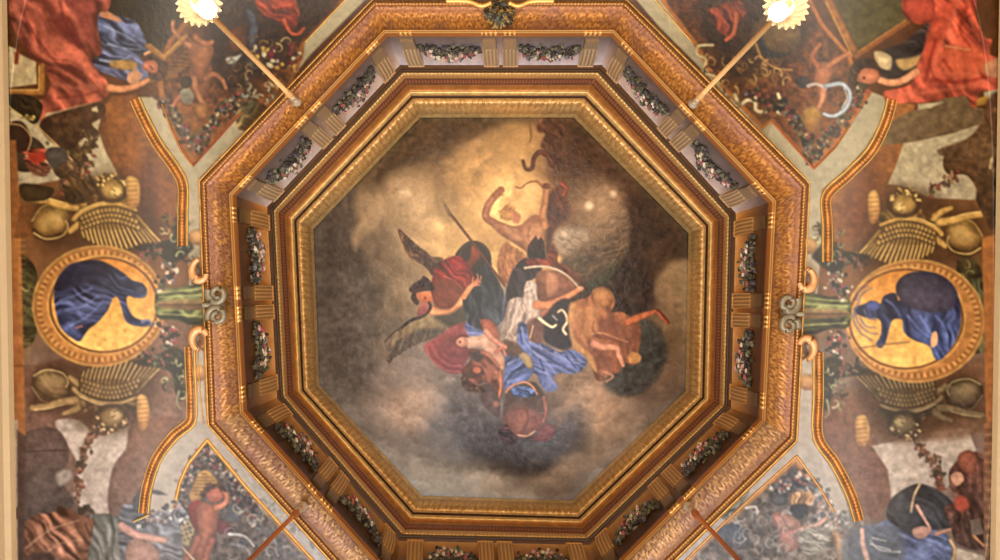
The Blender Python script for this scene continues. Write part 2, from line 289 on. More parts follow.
    for a_, b_ in (((528,285),(530,310)),((533,287),(537,306)),((520,302),(510,322)),((526,308),(508,332)),((514,318),(506,338)),((530,314),(514,340))): p.S([a_, ((a_[0]+b_[0])/2+1,(a_[1]+b_[1])/2), b_], 1.5, (226,214,194), .8, soft=.8, a=.6, vol=0)
    p.S([(523,300),(526,312),(520,324)], 1.4, (130,108,100), 1, soft=1, a=.6); p.S([(513,305),(508,320),(504,336)], 1.3, (134,114,110), 1, soft=1, a=.6)
    p.S([(537,305),(548,305),(560,300),(572,294),(578,290)], 9, (200,130,82), 5, soft=.8); p.E(580, 289, 4, 2.6, (206,134,90), rot=-20)
    p.P([(541,312),(549,310),(552,318),(546,320)], (176,104,82))
    p.S([(525,268),(536,266.5),(548,267),(560,271),(570,278),(580,289)], 2.8, (190,172,138), 1.6, vol=.2)
    p.cur = 10   # dark ground between, scroll
    p.P([(548,312),(556,302),(568,299),(572,318),(574,340),(566,350),(552,346),(543,338),(540,322)], (52,44,44), (46,46,58), soft=1.5)
    p.P([(528,322),(540,318),(544,330),(540,345),(530,340)], (112,78,66), soft=1.5); p.S([(533,326),(530,338)], 2, (192,160,120), 1.4)
    p.S([(539,318),(545,323),(552,327),(556,325)], 3.8, (206,186,142), 2.6); p.S([(558,312),(562,310),(566,315),(567,322),(563,329),(566,334)], 2.6, (196,178,140), 3.2); p.S([(553,316),(557,320)], 3, (120,118,112), 2)
    # ---- blue drapery figure
    p.cur = 11
    p.P([(518,325),(526,324),(528,334),(530,342),(540,343),(550,347),(560,352),(568,350),(580,352),(588,360),(582,370),(572,374),(560,373),(553,378),(558,388),(548,392),(541,386),(536,374),(526,372),(518,354)], (84,100,146), (104,118,160), vol=.15, fold=(30,7,.22))
    p.P([(506,352),(518,348),(530,356),(534,370),(524,384),(512,390),(504,386),(505,368)], (76,92,126), (92,108,152), vol=.1, fold=(-35,8,.18))
    for q in ([(530,342),(545,350),(562,358),(580,360)],[(522,328),(525,342),(534,352),(546,360)],[(534,352),(548,364),(556,374)],[(508,364),(520,358)],[(508,382),(522,378)],[(555,352),(570,362),(584,362)],[(546,372),(554,384)]): p.S(q, 2.2, (146,158,196), 1, soft=1.1, a=.75, vol=0)
    for q in ([(532,348),(546,356),(560,366)],[(520,330),(522,344)],[(512,372),(526,366)],[(540,360),(544,370)],[(566,356),(576,368)]): p.S(q, 2, (40,50,88), 1.2, soft=1, a=.7, vol=0)
    p.P([(518,354),(524,352),(530,356),(533,366),(529,369),(523,362)], (182,162,120), (160,136,92), vol=.3); p.P([(504,340),(518,344),(522,352),(514,356),(506,352)], (96,72,58), soft=1.5)
    # ---- pale captive
    p.cur = 12
    p.P([(466,337),(476,336),(488,334),(494,342),(500,350),(504,360),(503,370),(495,362),(487,353),(480,347),(468,348)], (224,182,148), (204,150,118), ang=30, vol=.25, soft=.8)
    p.E(462, 342, 6, 5, (208,146,116), vol=.25); p.E(460, 342, 1.2, 1, (90,40,36)); p.S([(457,338),(462,335),(468,337)], 2, (92,52,42), 1.5)
    p.S([(486,331),(492,338),(500,344),(505,347)], 6, (186,126,96), 5); p.S([(496,352),(502,348),(506,356)], 3.6, (178,106,86), 2)
    # ---- children below
    p.cur = 13
    p.P([(468,350),(480,350),(490,358),(500,370),(503,384),(500,400),(496,398),(492,388),(484,382),(472,388),(464,380),(462,370),(470,360)], (142,88,68), (122,78,66), vol=.2, fold=(50,8,.14))
    p.P([(463,376),(470,369),(480,366),(484,374),(476,376),(468,380),(474,388),(486,384),(484,392),(470,392),(462,386)], (84,62,54), soft=1.2, a=.9); p.E(477, 370, 4, 3.2, (184,106,76), soft=1.2)
    p.P([(470,353),(480,351),(484,356),(478,362),(471,358)], (72,58,60), soft=1.5); p.S([(500,372),(501,386),(498,400)], 4, (170,108,80), 3)
    p.P([(480,392),(488,384),(496,390),(500,404),(499,418),(490,412),(481,402)], (92,76,72), (104,88,82), vol=.15, soft=1.2); p.E(496, 404, 3, 3, (164,116,90), soft=1.2, a=.8)
    p.S([(482,352),(490,356),(498,366)], 4, (160,100,76), 3, soft=1); p.S([(496,372),(500,384),(499,396)], 2, (196,134,100), 1, soft=1, a=.7); p.P([(486,364),(494,368),(498,378),(490,378)], (170,110,84), soft=2, a=.7); p.dabs([(464,380),(474,388),(484,388)], 2.5, 40, [(66,46,40),(92,66,54),(118,86,66)], (1, 2), 31)
    p.cur = 14   # stooping bearer
    p.P([(504,402),(510,390),(520,384),(534,382),(543,392),(547,406),(545,420),(538,430),(524,436),(510,434),(503,424)], (80,76,68), (128,90,80), vol=.12, soft=1.2)
    p.P([(510,412),(522,408),(536,412),(544,418),(538,430),(522,437),(510,436),(505,426)], (138,92,78), (120,76,68), soft=3, a=.85)
    p.P([(512,389),(522,386),(534,390),(536,396),(524,397),(514,396)], (88,108,148), (74,92,130), fold=(8,3,.3)); p.S([(506,392),(512,386),(524,382),(532,386),(537,394)], 2.6, (176,122,92), 2)
    p.P([(516,414),(526,412),(532,422),(524,430),(514,428)], (164,112,90), soft=3, a=.6); p.S([(526,410),(528,420),(522,432)], 1.6, (88,56,50), 1, soft=1.4, a=.6)
    p.S([(544,398),(546,410),(543,422)], 5, (140,96,84), 4, soft=1.2); p.S([(518,435),(527,436),(535,431)], 2.2, (196,146,110), 1.6)
    p.P([(499,430),(506,424),(510,430),(518,438),(512,446),(504,443),(499,437)], (74,52,54), soft=1.2, fold=(30,4,.25))
    p.P([(536,434),(546,424),(555,428),(554,436),(545,442),(530,440)], (144,88,82), (120,70,70), vol=.2)
    # ---- golden draped man
    p.cur = 15
    p.P([(574,302),(588,297),(594,289),(604,287),(612,292),(615,302),(612,312),(622,312),(632,318),(640,324),(641,340),(638,354),(640,362),(632,365),(622,362),(620,372),(606,374),(604,380),(598,381),(594,374),(588,358),(576,350),(571,336),(568,316)], (160,104,62), (146,92,68), vol=.1, fold=(75,12,.12))
    p.P([(569,306),(577,303),(575,320),(574,336),(584,348),(592,356),(597,372),(592,368),(584,356),(574,348),(569,332)], (196,146,84), (202,154,94), soft=1.8, a=.85)
    p.E(603, 298, 11, 10, (176,120,70), vol=.4, soft=1.2); p.E(600, 294, 6, 5, (202,150,92), soft=3, a=.6); p.P([(576,310),(590,304),(600,310),(596,330),(584,340),(577,328)], (184,132,78), soft=4, a=.6); p.P([(612,330),(626,326),(636,338),(632,352),(620,346)], (120,76,56), soft=3, a=.6); p.E(606, 366, 7, 6, (150,98,74), soft=2, a=.7); p.E(604, 372, 5, 4, (184,124,92), soft=1.5, a=.6); p.E(608, 323, 10, 7, (118,74,60), soft=3, a=.7)
    p.S([(592,334),(602,333),(616,338),(628,342)], 2, (190,134,96), 1.2, soft=1, a=.7); p.S([(594,336),(608,338),(620,342)], 3, (112,66,54), 2, soft=1.2, a=.7); p.S([(594,322),(593,330),(600,338)], 1.8, (96,56,44), soft=1, a=.5)
    p.S([(594,344),(604,347),(616,348),(619,356),(623,365)], 8, (202,138,104), 4.5); p.S([(604,372),(613,376),(606,382)], 3, (190,134,100), 2, a=.7)
    p.S([(628,322),(642,316),(652,313)], 9, (168,96,58), 5); p.S([(651,313),(657,311),(661,317),(668,323)], 4, (160,90,56), 3); p.S([(657,310),(662,314),(669,323)], 2, (104,44,30), 1.6)
    p.P([(628,356),(634,352),(641,356),(639,362),(630,363)], (202,146,84), soft=1)
    p.S([(630,330),(636,340),(634,350)], 1.6, (110,66,50), a=.5, soft=1); p.S([(582,300),(584,316),(580,334)], 1.8, (128,82,52), a=.5, soft=1.2); p.S([(617,316),(622,330),(630,342)], 1.8, (112,68,52), a=.5, soft=1.2)
    # craquelure and brushwork everywhere
    X, Y = p.X, p.Y
    p.img *= (1 + .05 * (fbm(X / 2.2, Y / 2.2, 77, 2) - .5) * 2 + .045 * (fbm(X / 12, Y / 7, 78, 4) - .5) * 2)[..., None]
    return p
FIG = {1:'dark_rider',2:'golden_archer',3:'red_cloaked_angel',4:'feathered_wing',5:'crimson_cloak',6:'dark_draped_bearer',7:'black_cloaked_figure',8:'pale_wing',9:'woman_in_white',10:'paper_scroll',11:'blue_drapery',12:'pale_captive',13:'small_children',14:'stooping_bearer',15:'golden_draped_man'}
# ================================================================ the painted vault
def arc(cx, cy, rx, ry, a0, a1, n=14):
    return [(cx + rx * math.cos(math.radians(a0 + (a1 - a0) * k / n)), cy + ry * math.sin(math.radians(a0 + (a1 - a0) * k / n))) for k in range(n + 1)]
MAR = (170, 152, 124); MARC = (160, 150, 140)
def sphinx(p, m, cols):
    """gilded winged sphinx; m maps local (u,v) to photo pixels (u: toward wall negative, v: away from medallion negative)"""
    g, gd, hi = cols
    P_ = lambda l: [m(*q) for q in l]
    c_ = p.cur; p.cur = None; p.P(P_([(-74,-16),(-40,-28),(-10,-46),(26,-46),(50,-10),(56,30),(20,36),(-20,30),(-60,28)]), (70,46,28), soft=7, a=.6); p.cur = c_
    p.P(P_([(-30,-8),(-14,-20),(0,-22),(20,-24),(34,-20),(30,-4),(10,2),(-20,8)]), tuple(.72 * v for v in g), vol=.3, soft=1.5, fold=(20,6,.2))
    p.P(P_([(-72,0),(-60,-14),(-46,-16),(-36,-8),(-34,6),(-40,18),(-56,22),(-70,16)]), g, gd, vol=.45, soft=1, fold=(30,9,.12))
    p.P(P_([(-66,6),(-56,-4),(-44,-6),(-40,4),(-48,12),(-60,14)]), hi, g, soft=4, a=.6)
    p.S(P_([(-70,14),(-58,20),(-42,17),(-36,8),(-38,2)]), 2, hi, 1.2, a=.75); p.S(P_([(-72,2),(-62,-12),(-48,-15)]), 1.5, hi, 1, a=.5)
    p.S(P_([(-72,-20),(-56,-18),(-44,-14),(-28,-12)]), 7, g, 9, vol=.5); p.S(P_([(-70,-22),(-54,-20),(-40,-16)]), 1.6, hi, 1.2, a=.8)
    p.S(P_([(-34,12),(-26,6),(-16,0),(-10,-6)]), 6, g, 10, vol=.45)
    p.S(P_([(-40,-26),(-30,-22),(-22,-16)]), 5, g, 8, vol=.4)
    p.dabs(P_([(-20,-18),(-6,-18),(4,-14)]), 5, 34, [g, gd, (60,48,30)], (1.5, 3), 5, a=.7)
    R = random.Random(8)
    A = P_([(-20,-4),(0,-9),(20,-9),(36,-2)]); B = P_([(-22,2),(-8,22),(16,20),(30,16),(46,30)])
    p.P(P_([(-24,-2),(-4,-12),(22,-10),(38,-2),(44,14),(40,26),(24,22),(8,22),(-8,26),(-16,12)]), gd, vol=.1, soft=1.5)
    for k in range(17):
        t = k / 16; ru, rv = -22 + 54 * t, -3 - 7 * math.sin(t * 3.1); tu, tv = -20 + 70 * t + 6 * t, 14 + 17 * math.sin(min(1, t * 1.15 + .12) * math.pi * .8); mu, mv = (ru + tu) / 2 - 2 + 3 * t, (rv + tv) / 2 + 1
        p.S(P_([(ru, rv), (mu, mv), (tu, tv)]), 5.2, (78,56,32), 4, vol=.1, a=.9, soft=1.1); p.S(P_([(ru + 1, rv), (mu + .6, mv), (tu + .3, tv - 1)]), 3.4, tuple(v * .8 for v in g), 2.6, col2=g, vol=.3, a=.95); p.S(P_([(mu + .4, mv), (tu, tv - 2)]), 1.1, hi, .8, a=.75, vol=0)
    for row in range(3):
        for k in range(15 - row):
            t = (k + .5 * (row % 2)) / 14; u = -22 + 56 * t; v_ = -8 * math.sin(t * 3.1) + 9 - row * 5
            a_ = m(u, v_); p.E(a_[0], a_[1] , 2.9, 3.4, (70,48,28), soft=.8, a=.8, mot=0); p.E(a_[0], a_[1] - .5, 2.1, 2.5, tuple(x * (.82 + .05 * (k % 5)) for x in g), soft=.8, mot=0, a=.95); p.E(a_[0] + .3, a_[1] + .3, 1.0, 1.3, hi, soft=.9, mot=0, a=.5)
    p.S(P_([(-30,0),(-24,-6),(-6,-14),(14,-15),(32,-9)]), 5.5, g, 3.5, vol=.5); p.S(P_([(-24,-8),(-6,-16),(12,-17)]), 1.3, hi, .8, a=.7)
    hx, hy = m(8, -30); p.E(hx, hy, 17, 14, gd, vol=.25, soft=1.2); p.E(hx, hy, 12, 10, g, vol=.4, soft=1.5)
    q = m(12, -27); p.E(q[0], q[1], 6.5, 6, hi, vol=.4, soft=1.2, a=.8)
    p.dabs(P_([(-6,-32),(0,-42),(12,-42),(22,-34)]), 3, 46, [hi, g, gd, (84,62,34)], (1, 2), 13, a=.85)
    p.S(P_([(10,-24),(14,-22),(17,-25)]), 1, (60,42,24), a=.8); p.S(P_([(8,-30),(11,-28)]), 1, (60,42,24), a=.8)
def paint_vault():
    xs = np.concatenate([np.arange(-30, 1031, 1.)]); ys = np.concatenate([np.arange(-190, -8, 4.), np.arange(-8, 570, 1.), np.arange(570, 805, 4.)])
    p = Painter(xs, ys); X, Y = p.X, p.Y
    G = []
    for x in range(0, 1001, 50):
        for y in (-150, -50, 0, 50, 100, 150, 200, 250, 300, 350, 400, 450, 500, 560, 650, 780):
            top = (96, 56, 28); mid = (122, 80, 48); bot = (124, 100, 86)
            c = top if y < 130 else mid if y < 330 else bot
            G.append((x, y, c))
    p.field(G, 34, 8, 6, .08)
    # ---------------- left field
    BR = (134, 82, 44); BR2 = (112, 66, 38)
    p.P([(8,240),(110,240),(188,240),(188,178),(160,140),(138,95),(104,104),(98,128),(106,150),(122,178),(134,200),(60,205),(8,205)], BR2, (128,80,44), sm=0, vol=0, mot=.13)
    p.P([(30,100),(104,104),(98,130),(106,152),(122,182),(128,196),(90,190),(60,180),(30,185),(10,190),(10,110)], (178,156,124), (170,150,126), sm=0)
    p.P([(104,106),(112,96),(136,94),(146,118),(160,142),(180,170),(187,182),(187,238),(140,238),(140,198),(126,186),(112,158)], (148,88,42), (126,74,40), sm=0, vol=.1, mot=.13)
    p.P([(148,150),(160,158),(158,190),(160,225),(150,230),(142,205),(138,175)], (92,50,30), soft=5, a=.6)
    # lower left field
    p.P([(22,368),(188,330),(196,425),(160,460),(148,515),(150,565),(16,565),(18,420)], (126,88,68), (120,94,84), sm=0, mot=.13)
    p.P([(55,422),(78,420),(100,436),(134,424),(128,446),(114,470),(110,512),(88,510),(74,498),(78,466),(68,446)], (176,156,136), (170,150,136), soft=1)
    p.P([(134,422),(182,418),(172,436),(152,462),(146,520),(110,514),(112,470),(126,448)], (130,86,62), (124,92,82), soft=1, vol=.1, mot=.13)
    # right field
    p.P([(824,195),(870,150),(890,100),(915,105),(905,150),(885,185),(884,240),(826,244)], (152,92,46), (136,82,44), sm=0, mot=.13)
    p.P([(905,140),(940,120),(975,108),(1000,112),(1000,180),(975,200),(930,198),(902,186),(888,184),(896,165)], (178,158,128), (170,150,124), sm=0)
    p.P([(858,152),(872,158),(880,190),(868,222),(850,232),(842,215),(850,180)], (104,56,32), soft=5, a=.55)
    p.P([(812,400),(860,395),(872,430),(886,462),(890,500),(878,520),(848,515),(842,480),(826,450),(814,440)], (116,72,52), (124,84,70), sm=0, mot=.13)
    p.P([(872,446),(900,440),(930,432),(968,428),(976,450),(960,470),(945,490),(915,498),(892,500),(888,470)], (176,156,134), (168,150,134), sm=0)
    p.P([(900,380),(990,360),(990,430),(880,440),(850,420),(830,395)], (118,82,58), soft=4, a=.8, mot=.13)
    # upper fields behind figures
    p.P([(100,-60),(185,-60),(186,10),(178,30),(168,45),(150,52),(100,40)], (62,52,30), (50,40,24), sm=0, soft=1.5, mot=.13)
    p.P([(800,-60),(905,-60),(912,20),(858,54),(824,0)], (84,78,46), (92,80,48), sm=0, soft=1.5, mot=.13)
    # ---------------- marble network
    def marble(pts, sm=0): p.P(pts, MAR, MARC, sm=sm, soft=.8, mot=.05)
    marble([(187,182),(178,165),(162,142),(150,118),(138,97),(152,97),(163,105),(172,130),(181,150),(193,166),(215,142),(240,112),(305,42),(345,0),(380,-40),(394,-28),(365,0),(310,55),(256,124),(222,156),(200,178),(200,250),(205,400),(209,425),(250,470),(392,625),(372,625),(245,486),(207,440),(188,466),(176,500),(168,560),(146,560),(149,515),(152,488),(160,460),(178,440),(194,424),(188,250)])
    marble([(810,184),(790,163),(765,140),(700,68),(660,28),(628,-10),(642,-22),(690,28),(740,82),(772,122),(814,169),(835,148),(850,126),(872,92),(888,98),(884,118),(866,148),(846,170),(822,190),(820,262),(812,360),(812,440),(832,470),(846,500),(852,522),(856,565),(838,565),(834,512),(820,490),(797,456),(748,498),(640,605),(628,595),(690,534),(752,478),(790,446),(797,436),(803,340),(806,262)])
    v = fbm(X / 3.5 + 2 * fbm(X / 9, Y / 9, 31), Y / 10, 32, 3)
    # ---------------- medallions
    def roundel(cx, cy, rx, ry, ix, iy, irx, iry, tg):
        p.cur = tg
        p.E(cx, cy, rx, ry, (202,146,76), vol=.15); p.E(cx, cy, rx - 2.5, ry - 2.5, (148,94,48)); p.E(cx, cy, rx - 4, ry - 4, (178,116,58))
        for k in range(120):
            a = k * math.pi * 2 / 120; c, s = math.cos(a), math.sin(a)
            p.S([(cx + (rx - 5.5) * c, cy + (ry - 5.5) * s), (cx + (rx - 9) * c, cy + (ry - 9) * s)], 1.2, (216,166,92) if k % 2 else (112,66,34), vol=0, a=.8)
        p.E(ix, iy, irx + 4.5, iry + 4, (204,148,76)); p.E(ix, iy, irx + 2.5, iry + 2.2, (120,74,40))
        p.cur = tg + 1; p.E(ix, iy, irx, iry, (206,128,52), col2=(232,176,88), ang=90, soft=.7)
    p.cur = None
    # green cartouche work round the medallions, toward the wall
    for (cx, s) in ((30, 1), (975, -1)):
        p.P([(cx-18*1,262),(cx-6,256),(cx+6,270),(cx+8,300),(cx+6,335),(cx-4,348),(cx-18,342)], (72,64,36), (84,76,50), vol=.2, fold=(20,8,.3))
        p.curls((cx - 16, 258, cx + 4, 345), 14, [(118,110,66),(90,84,48),(150,134,80)], (3, 6), 7 + s)
    p.P([(958,284),(980,282),(996,296),(998,345),(985,352),(962,348)], (80,78,52), vol=.2, fold=(70,6,.3)); p.curls((968, 286, 996, 350), 16, [(126,116,74),(70,64,40),(170,146,90)], (3, 6), 71)
    # gilded sphinxes
    GL = ((166,124,64), (92,62,34), (226,184,112)); GB = ((138,108,68), (92,68,50), (204,168,116))
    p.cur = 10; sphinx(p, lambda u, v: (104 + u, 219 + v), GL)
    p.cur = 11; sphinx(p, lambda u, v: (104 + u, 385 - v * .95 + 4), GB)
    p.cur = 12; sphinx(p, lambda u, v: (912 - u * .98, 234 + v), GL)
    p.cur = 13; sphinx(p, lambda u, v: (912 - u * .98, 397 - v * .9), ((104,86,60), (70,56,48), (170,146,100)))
    p.cur = 10; p.P([(60,180),(74,166),(88,172),(96,186),(88,200),(70,204)], (96,66,38), (76,56,32), soft=2, vol=.2, fold=(60,5,.2))
    p.cur = None
    # shields and cuirass by the wall, left
    p.P([(12,148),(24,136),(38,140),(46,152),(42,166),(28,172),(14,168)], (90,74,58), (60,48,38), vol=.3); p.P([(24,152),(42,148),(54,158),(46,176),(30,172)], (150,62,44), (112,76,60), fold=(20,5,.3)); p.S([(26,156),(44,160),(56,172)], 1.6, (180,170,140)); p.S([(20,150),(34,158),(50,160)], 1.5, (196,84,60), a=.9)
    p.P([(60,120),(74,128),(80,150),(88,160),(72,172),(60,178),(52,166),(58,148)], (88,66,44), (70,54,40), vol=.2, fold=(70,6,.25)); p.dabs([(50,150),(66,165),(80,160),(70,150)], 7, 40, [(104,74,46),(70,60,44),(140,110,70)], (1.5, 3), 3, a=.6)
    p.P([(20,184),(44,186),(54,190),(46,200),(24,200)], (70,54,34), vol=.2)
    # cushions of gold
    for q in ([(126,180),(132,176),(139,182),(140,200),(136,208),(128,206)], [(137,398),(146,396),(150,412),(147,428),(139,428)], [(868,196),(876,190),(880,204),(878,220),(870,222)], [(856,418),(866,416),(870,432),(866,446),(857,444)]):
        p.P(q, (206,156,84), (176,118,62), vol=.3)
        for k in range(6): p.S([(q[0][0], q[0][1] + 2 + k * 4.6), (q[0][0] + 11, q[0][1] + 1 + k * 4.6)], .9, (112,70,38), a=.6, vol=0)
    # vases by the lower corners
    p.P([(18,444),(40,428),(58,430),(68,446),(68,462),(60,478),(74,502),(60,514),(18,520)], (112,88,76), (96,82,78), vol=.2, mot=.13); p.S([(18,452),(66,450)], 1, (70,52,48)); p.P([(56,474),(68,470),(72,478),(60,486)], (168,156,140), soft=2, a=.7)
    p.P([(943,160),(952,148),(968,146),(985,150),(990,166),(985,200),(968,176),(948,174)], (118,82,54), (98,68,44), vol=.3, fold=(5,9,.15)); p.P([(978,150),(985,142),(1004,134),(1004,230),(990,230),(976,200)], (98,70,46), (80,58,40), sm=0, mot=.3); p.S([(994,146),(990,168)], 3, (166,142,104))
    p.P([(938,150),(968,138),(982,120),(988,106),(1004,100),(1004,150),(984,158),(950,158)], (128,86,56), (104,76,52), soft=1.5, vol=.1, mot=.25)
    # leafy swags on the pale sky
    for path, n, c in (([(58,190),(74,178),(92,160)], 30, 0), ([(96,430),(86,448),(80,470),(76,500)], 90, 0), ([(60,160),(78,168),(86,176)], 30, 0), ([(912,442),(930,458),(940,478),(936,494)], 90, 0), ([(928,194),(945,184),(956,176)], 36, 0)):
        p.dabs(path, 5, n, [(96,72,50),(120,84,62),(72,62,50),(150,110,80),(128,60,50)], (1, 2.3), 21, el=2.4)
    # ---------------- medallions proper
    roundel(99, 306, 67, 61, 104, 305, 52.5, 46, 20)
    p.cur = 22
    p.P([(54,300),(56,282),(64,270),(74,263),(96,260),(108,264),(122,272),(132,280),(142,283),(147,290),(145,297),(136,298),(128,296),(127,304),(133,316),(142,320),(150,321),(150,326),(136,326),(126,321),(121,306),(118,298),(113,298),(108,310),(98,322),(88,330),(80,341),(72,338),(60,326)], (52,52,72), (78,86,128), vol=.15, soft=.9, fold=(25,8,.3))
    p.P([(60,276),(72,265),(100,264),(112,270),(100,280),(80,282),(64,290)], (48,44,66), soft=4, a=.7)
    for q in ([(66,310),(84,306),(98,296)],[(70,326),(88,316),(104,300)],[(60,300),(74,296),(92,288)],[(86,304),(96,310)]): p.S(q, 3, (112,122,176), 1.5, soft=1.6, a=.6)
    p.E(140, 290, 6, 5, (70,72,96), vol=.3); p.S([(142,322),(148,320),(152,324)], 3, (110,114,140), 1.5); p.S([(76,328),(82,326)], 2, (180,110,90), a=.7)
    roundel(915, 321, 70, 62, 906, 319, 55.5, 48.5, 24)
    p.cur = 26
    p.P([(898,300),(896,286),(902,277),(914,272),(930,272),(944,277),(955,288),(960,304),(961,322),(957,338),(948,352),(940,360),(934,357),(929,346),(914,340),(904,332),(902,320),(893,320),(889,330),(885,344),(880,348),(876,344),(881,334),(880,320),(868,318),(857,314),(854,308),(864,304),(872,301),(880,304),(884,296),(894,293),(900,298)], (50,50,70), (84,98,150), ang=60, vol=.12, soft=.9, fold=(70,8,.22))
    p.P([(898,296),(900,280),(914,273),(936,274),(952,286),(956,302),(948,311),(930,312),(912,308)], (70,64,80), (86,78,96), soft=1.6, vol=.25)
    for q in ([(908,316),(920,330),(934,340)],[(920,316),(930,332),(940,350)],[(936,316),(946,330),(948,346)],[(886,300),(894,306),(900,316)]): p.S(q, 3, (116,132,196), 1.5, soft=1.6, a=.55)
    p.E(873, 306, 7, 5, (84,94,150), vol=.25)
    for k, q in enumerate([[(855,310),(858,322),(868,332),(878,334)],[(857,306),(853,318),(860,332),(872,340)],[(860,318),(866,326),(876,328)],[(858,304),(862,294),(872,288)],[(856,300),(860,290),(868,286)],[(864,310),(868,318),(876,320)]]): p.S(q, 1.8, (92,92,124), 1, a=.9)
    p.S([(859,348),(880,345),(909,342)], 1.2, (120,82,60), sm=0); p.P([(932,334),(937,332),(937,344),(931,347)], (226,160,110), soft=.8)
    p.cur = None
    # ---------------- bronze balusters joining medallion to frame
    def baluster(m, tg):
        p.cur = tg; f = lambda l: [m(*q) for q in l]
        p.P(f([(0,-16),(20,-17),(34,-20),(50,-20),(60,-16),(66,-8),(66,8),(60,16),(50,20),(34,20),(20,15),(0,12)]), (108,112,66), (84,86,48), vol=.3, fold=(0,9,.35))
        p.P(f([(4,-4),(46,-6),(56,-2),(56,3),(46,5),(4,3)]), (150,124,76), (110,80,50)); p.S(f([(2,0),(54,0)]), 1.6, (84,54,36), a=.8)
        for y in (-13, -8, 9): p.S(f([(2,y),(24,y + (-1 if y < 0 else 1)),(46,y * 1.3)]), 1.4, (178,172,112), a=.75)
        for s in (-1, 1):
            p.S(f([(52,s*4),(62,s*3),(69,s*8),(68,s*16),(60,s*19),(57,s*13),(62,s*10)]), 5, (156,150,116), 3, vol=.5)
            p.S(f([(60,s*5),(66,s*10),(63,s*16)]), 1.5, (206,196,160), a=.7)
            p.P(f([(34,s*22),(44,s*20),(55,s*24),(56,s*36),(48,s*46),(40,s*40),(42,s*32)]), (190,134,84), (150,96,60), vol=.4, fold=(60,4,.15))
            p.S(f([(38,s*24),(50,s*25),(51,s*36),(45,s*42)]), 1.4, (222,176,120), a=.7)
        p.cur = None
        for s in (-1, 1):
            p.dabs(f([(4,s*22),(16,s*30),(10,s*42)]), 6, 90, [(60,56,44),(92,88,70),(150,70,66),(190,170,150),(110,96,110),(50,44,34),(160,100,90)], (1, 2.4), 5 + s)
            p.P(f([(-22,s*58),(0,s*50),(16,s*42),(30,s*50),(36,s*60),(26,s*72),(30,s*84),(24,s*96),(18,s*86),(12,s*66)]), (64,60,40), (52,48,36), soft=1.5, vol=.1)
            q0, q1 = m(4, s * 46), m(36, s * 92); p.curls((min(q0[0], q1[0]), min(q0[1], q1[1]), max(q0[0], q1[0]), max(q0[1], q1[1])), 26, [(120,118,86),(46,40,30),(170,164,120),(80,76,54)], (3, 6), 40 + s)
            p.dabs(f([(-14,s*50),(8,s*56)]), 6, 40, [(58,54,44),(100,96,70),(130,80,70)], (1, 2.2), 50 + s)
            p.S(f([(22,s*86),(20,s*98),(24,s*104)]), 2.5, (130,128,88), 1)
            a, b = m(44, s * 70); p.P(f([(34,s*62),(44,s*60),(50,s*66),(48,s*74),(38,s*76),(32,s*70)]), (196,150,96), (160,112,72), vol=.35)
    baluster(lambda u, v: (157 + u, 305 + v), 30)
    baluster(lambda u, v: (849 - u, 314 + v), 31)
    # ---------------- corner panels
    RED = (150, 62, 30)
    def panel(poly, tg, bg, bg2, rim):
        p.cur = tg; p.P(poly, rim, sm=0, soft=.7)
        cx = sum(q[0] for q in poly) / len(poly); cy = sum(q[1] for q in poly) / len(poly)
        p.P([(cx + (x - cx) * .955, cy + (y - cy) * .955) for x, y in poly], (150,96,44), sm=0, soft=.7)
        p.P([(cx + (x - cx) * .93, cy + (y - cy) * .93) for x, y in poly], bg, bg2, sm=0, soft=1, mot=.35)
    DK = [(54,44,30),(76,66,46),(40,34,26),(110,98,76),(96,82,60)]; FL = DK + DK + [(150,66,56),(176,150,120),(130,56,54),(110,96,112)]
    panel([(193,166),(180,150),(171,128),(160,102),(156,70),(168,40),(185,20),(190,-60),(372,-60),(345,0),(305,42),(303,58),(292,84),(262,116),(246,106),(240,112),(215,142)], 40, (84,48,26), (120,70,34), (150,86,42))
    p.P([(215,0),(250,-40),(345,-20),(300,40),(262,78),(220,90),(205,40)], (52,36,26), soft=5, a=.8, mot=.3)
    for k in range(16): p.S([(148 + k * 2.4, 84 - k * 2.2), (170 + k * 2.2, 78 - k * 1.4)], 1, (152,104,48) if k % 2 else (96,60,30), vol=0, a=.8)
    p.P([(170,122),(178,110),(200,106),(222,110),(212,134),(194,158),(184,146)], (150,92,42), soft=5, a=.55)
    p.dabs([(162,102),(172,112),(182,128),(192,146)], 6, 190, FL, (1, 2.3), 60); p.dabs([(200,148),(208,130),(222,112),(236,100),(250,90)], 6, 210, FL, (1, 2.4), 61)
    p.P([(190,66),(200,62),(212,66),(210,84),(206,100),(196,98),(190,84)], (150,92,54), (120,70,40), vol=.25)
    p.P([(189,40),(198,44),(208,40),(214,50),(210,64),(206,80),(196,82),(191,66),(188,52)], (160,98,66), (138,82,52), vol=.35)   # putto torso
    p.S([(190,46),(180,38),(173,30),(173,22)], 6, (150,92,62), 4); p.S([(196,38),(206,44),(212,42)], 6, (150,90,60), 5); p.S([(194,78),(196,90),(203,104)], 7, (156,98,64), 5); p.S([(206,78),(214,74),(222,80),(226,88)], 6, (152,92,62), 4); p.S([(186,92),(178,98),(173,106)], 5, (170,96,72), 3)
    p.P([(180,92),(188,88),(194,96),(190,104),(182,102)], (150,140,120), (110,100,92)); p.E(186, 82, 6, 6, (60,48,36), vol=.2); p.P([(196,104),(206,104),(208,116),(200,120),(194,112)], (176,116,60), (130,78,40), vol=.3)
    # trophies: helmet, quiver, shield pieces upper right of that panel
    p.P([(246,10),(254,12),(258,30),(252,48),(248,40),(250,24)], (76,78,96), vol=.3); p.P([(226,58),(236,56),(242,54),(236,62),(228,64)], (180,172,170), vol=.3, soft=1); p.P([(230,30),(244,26),(246,44),(236,52),(228,46)], (104,56,32), vol=.3)
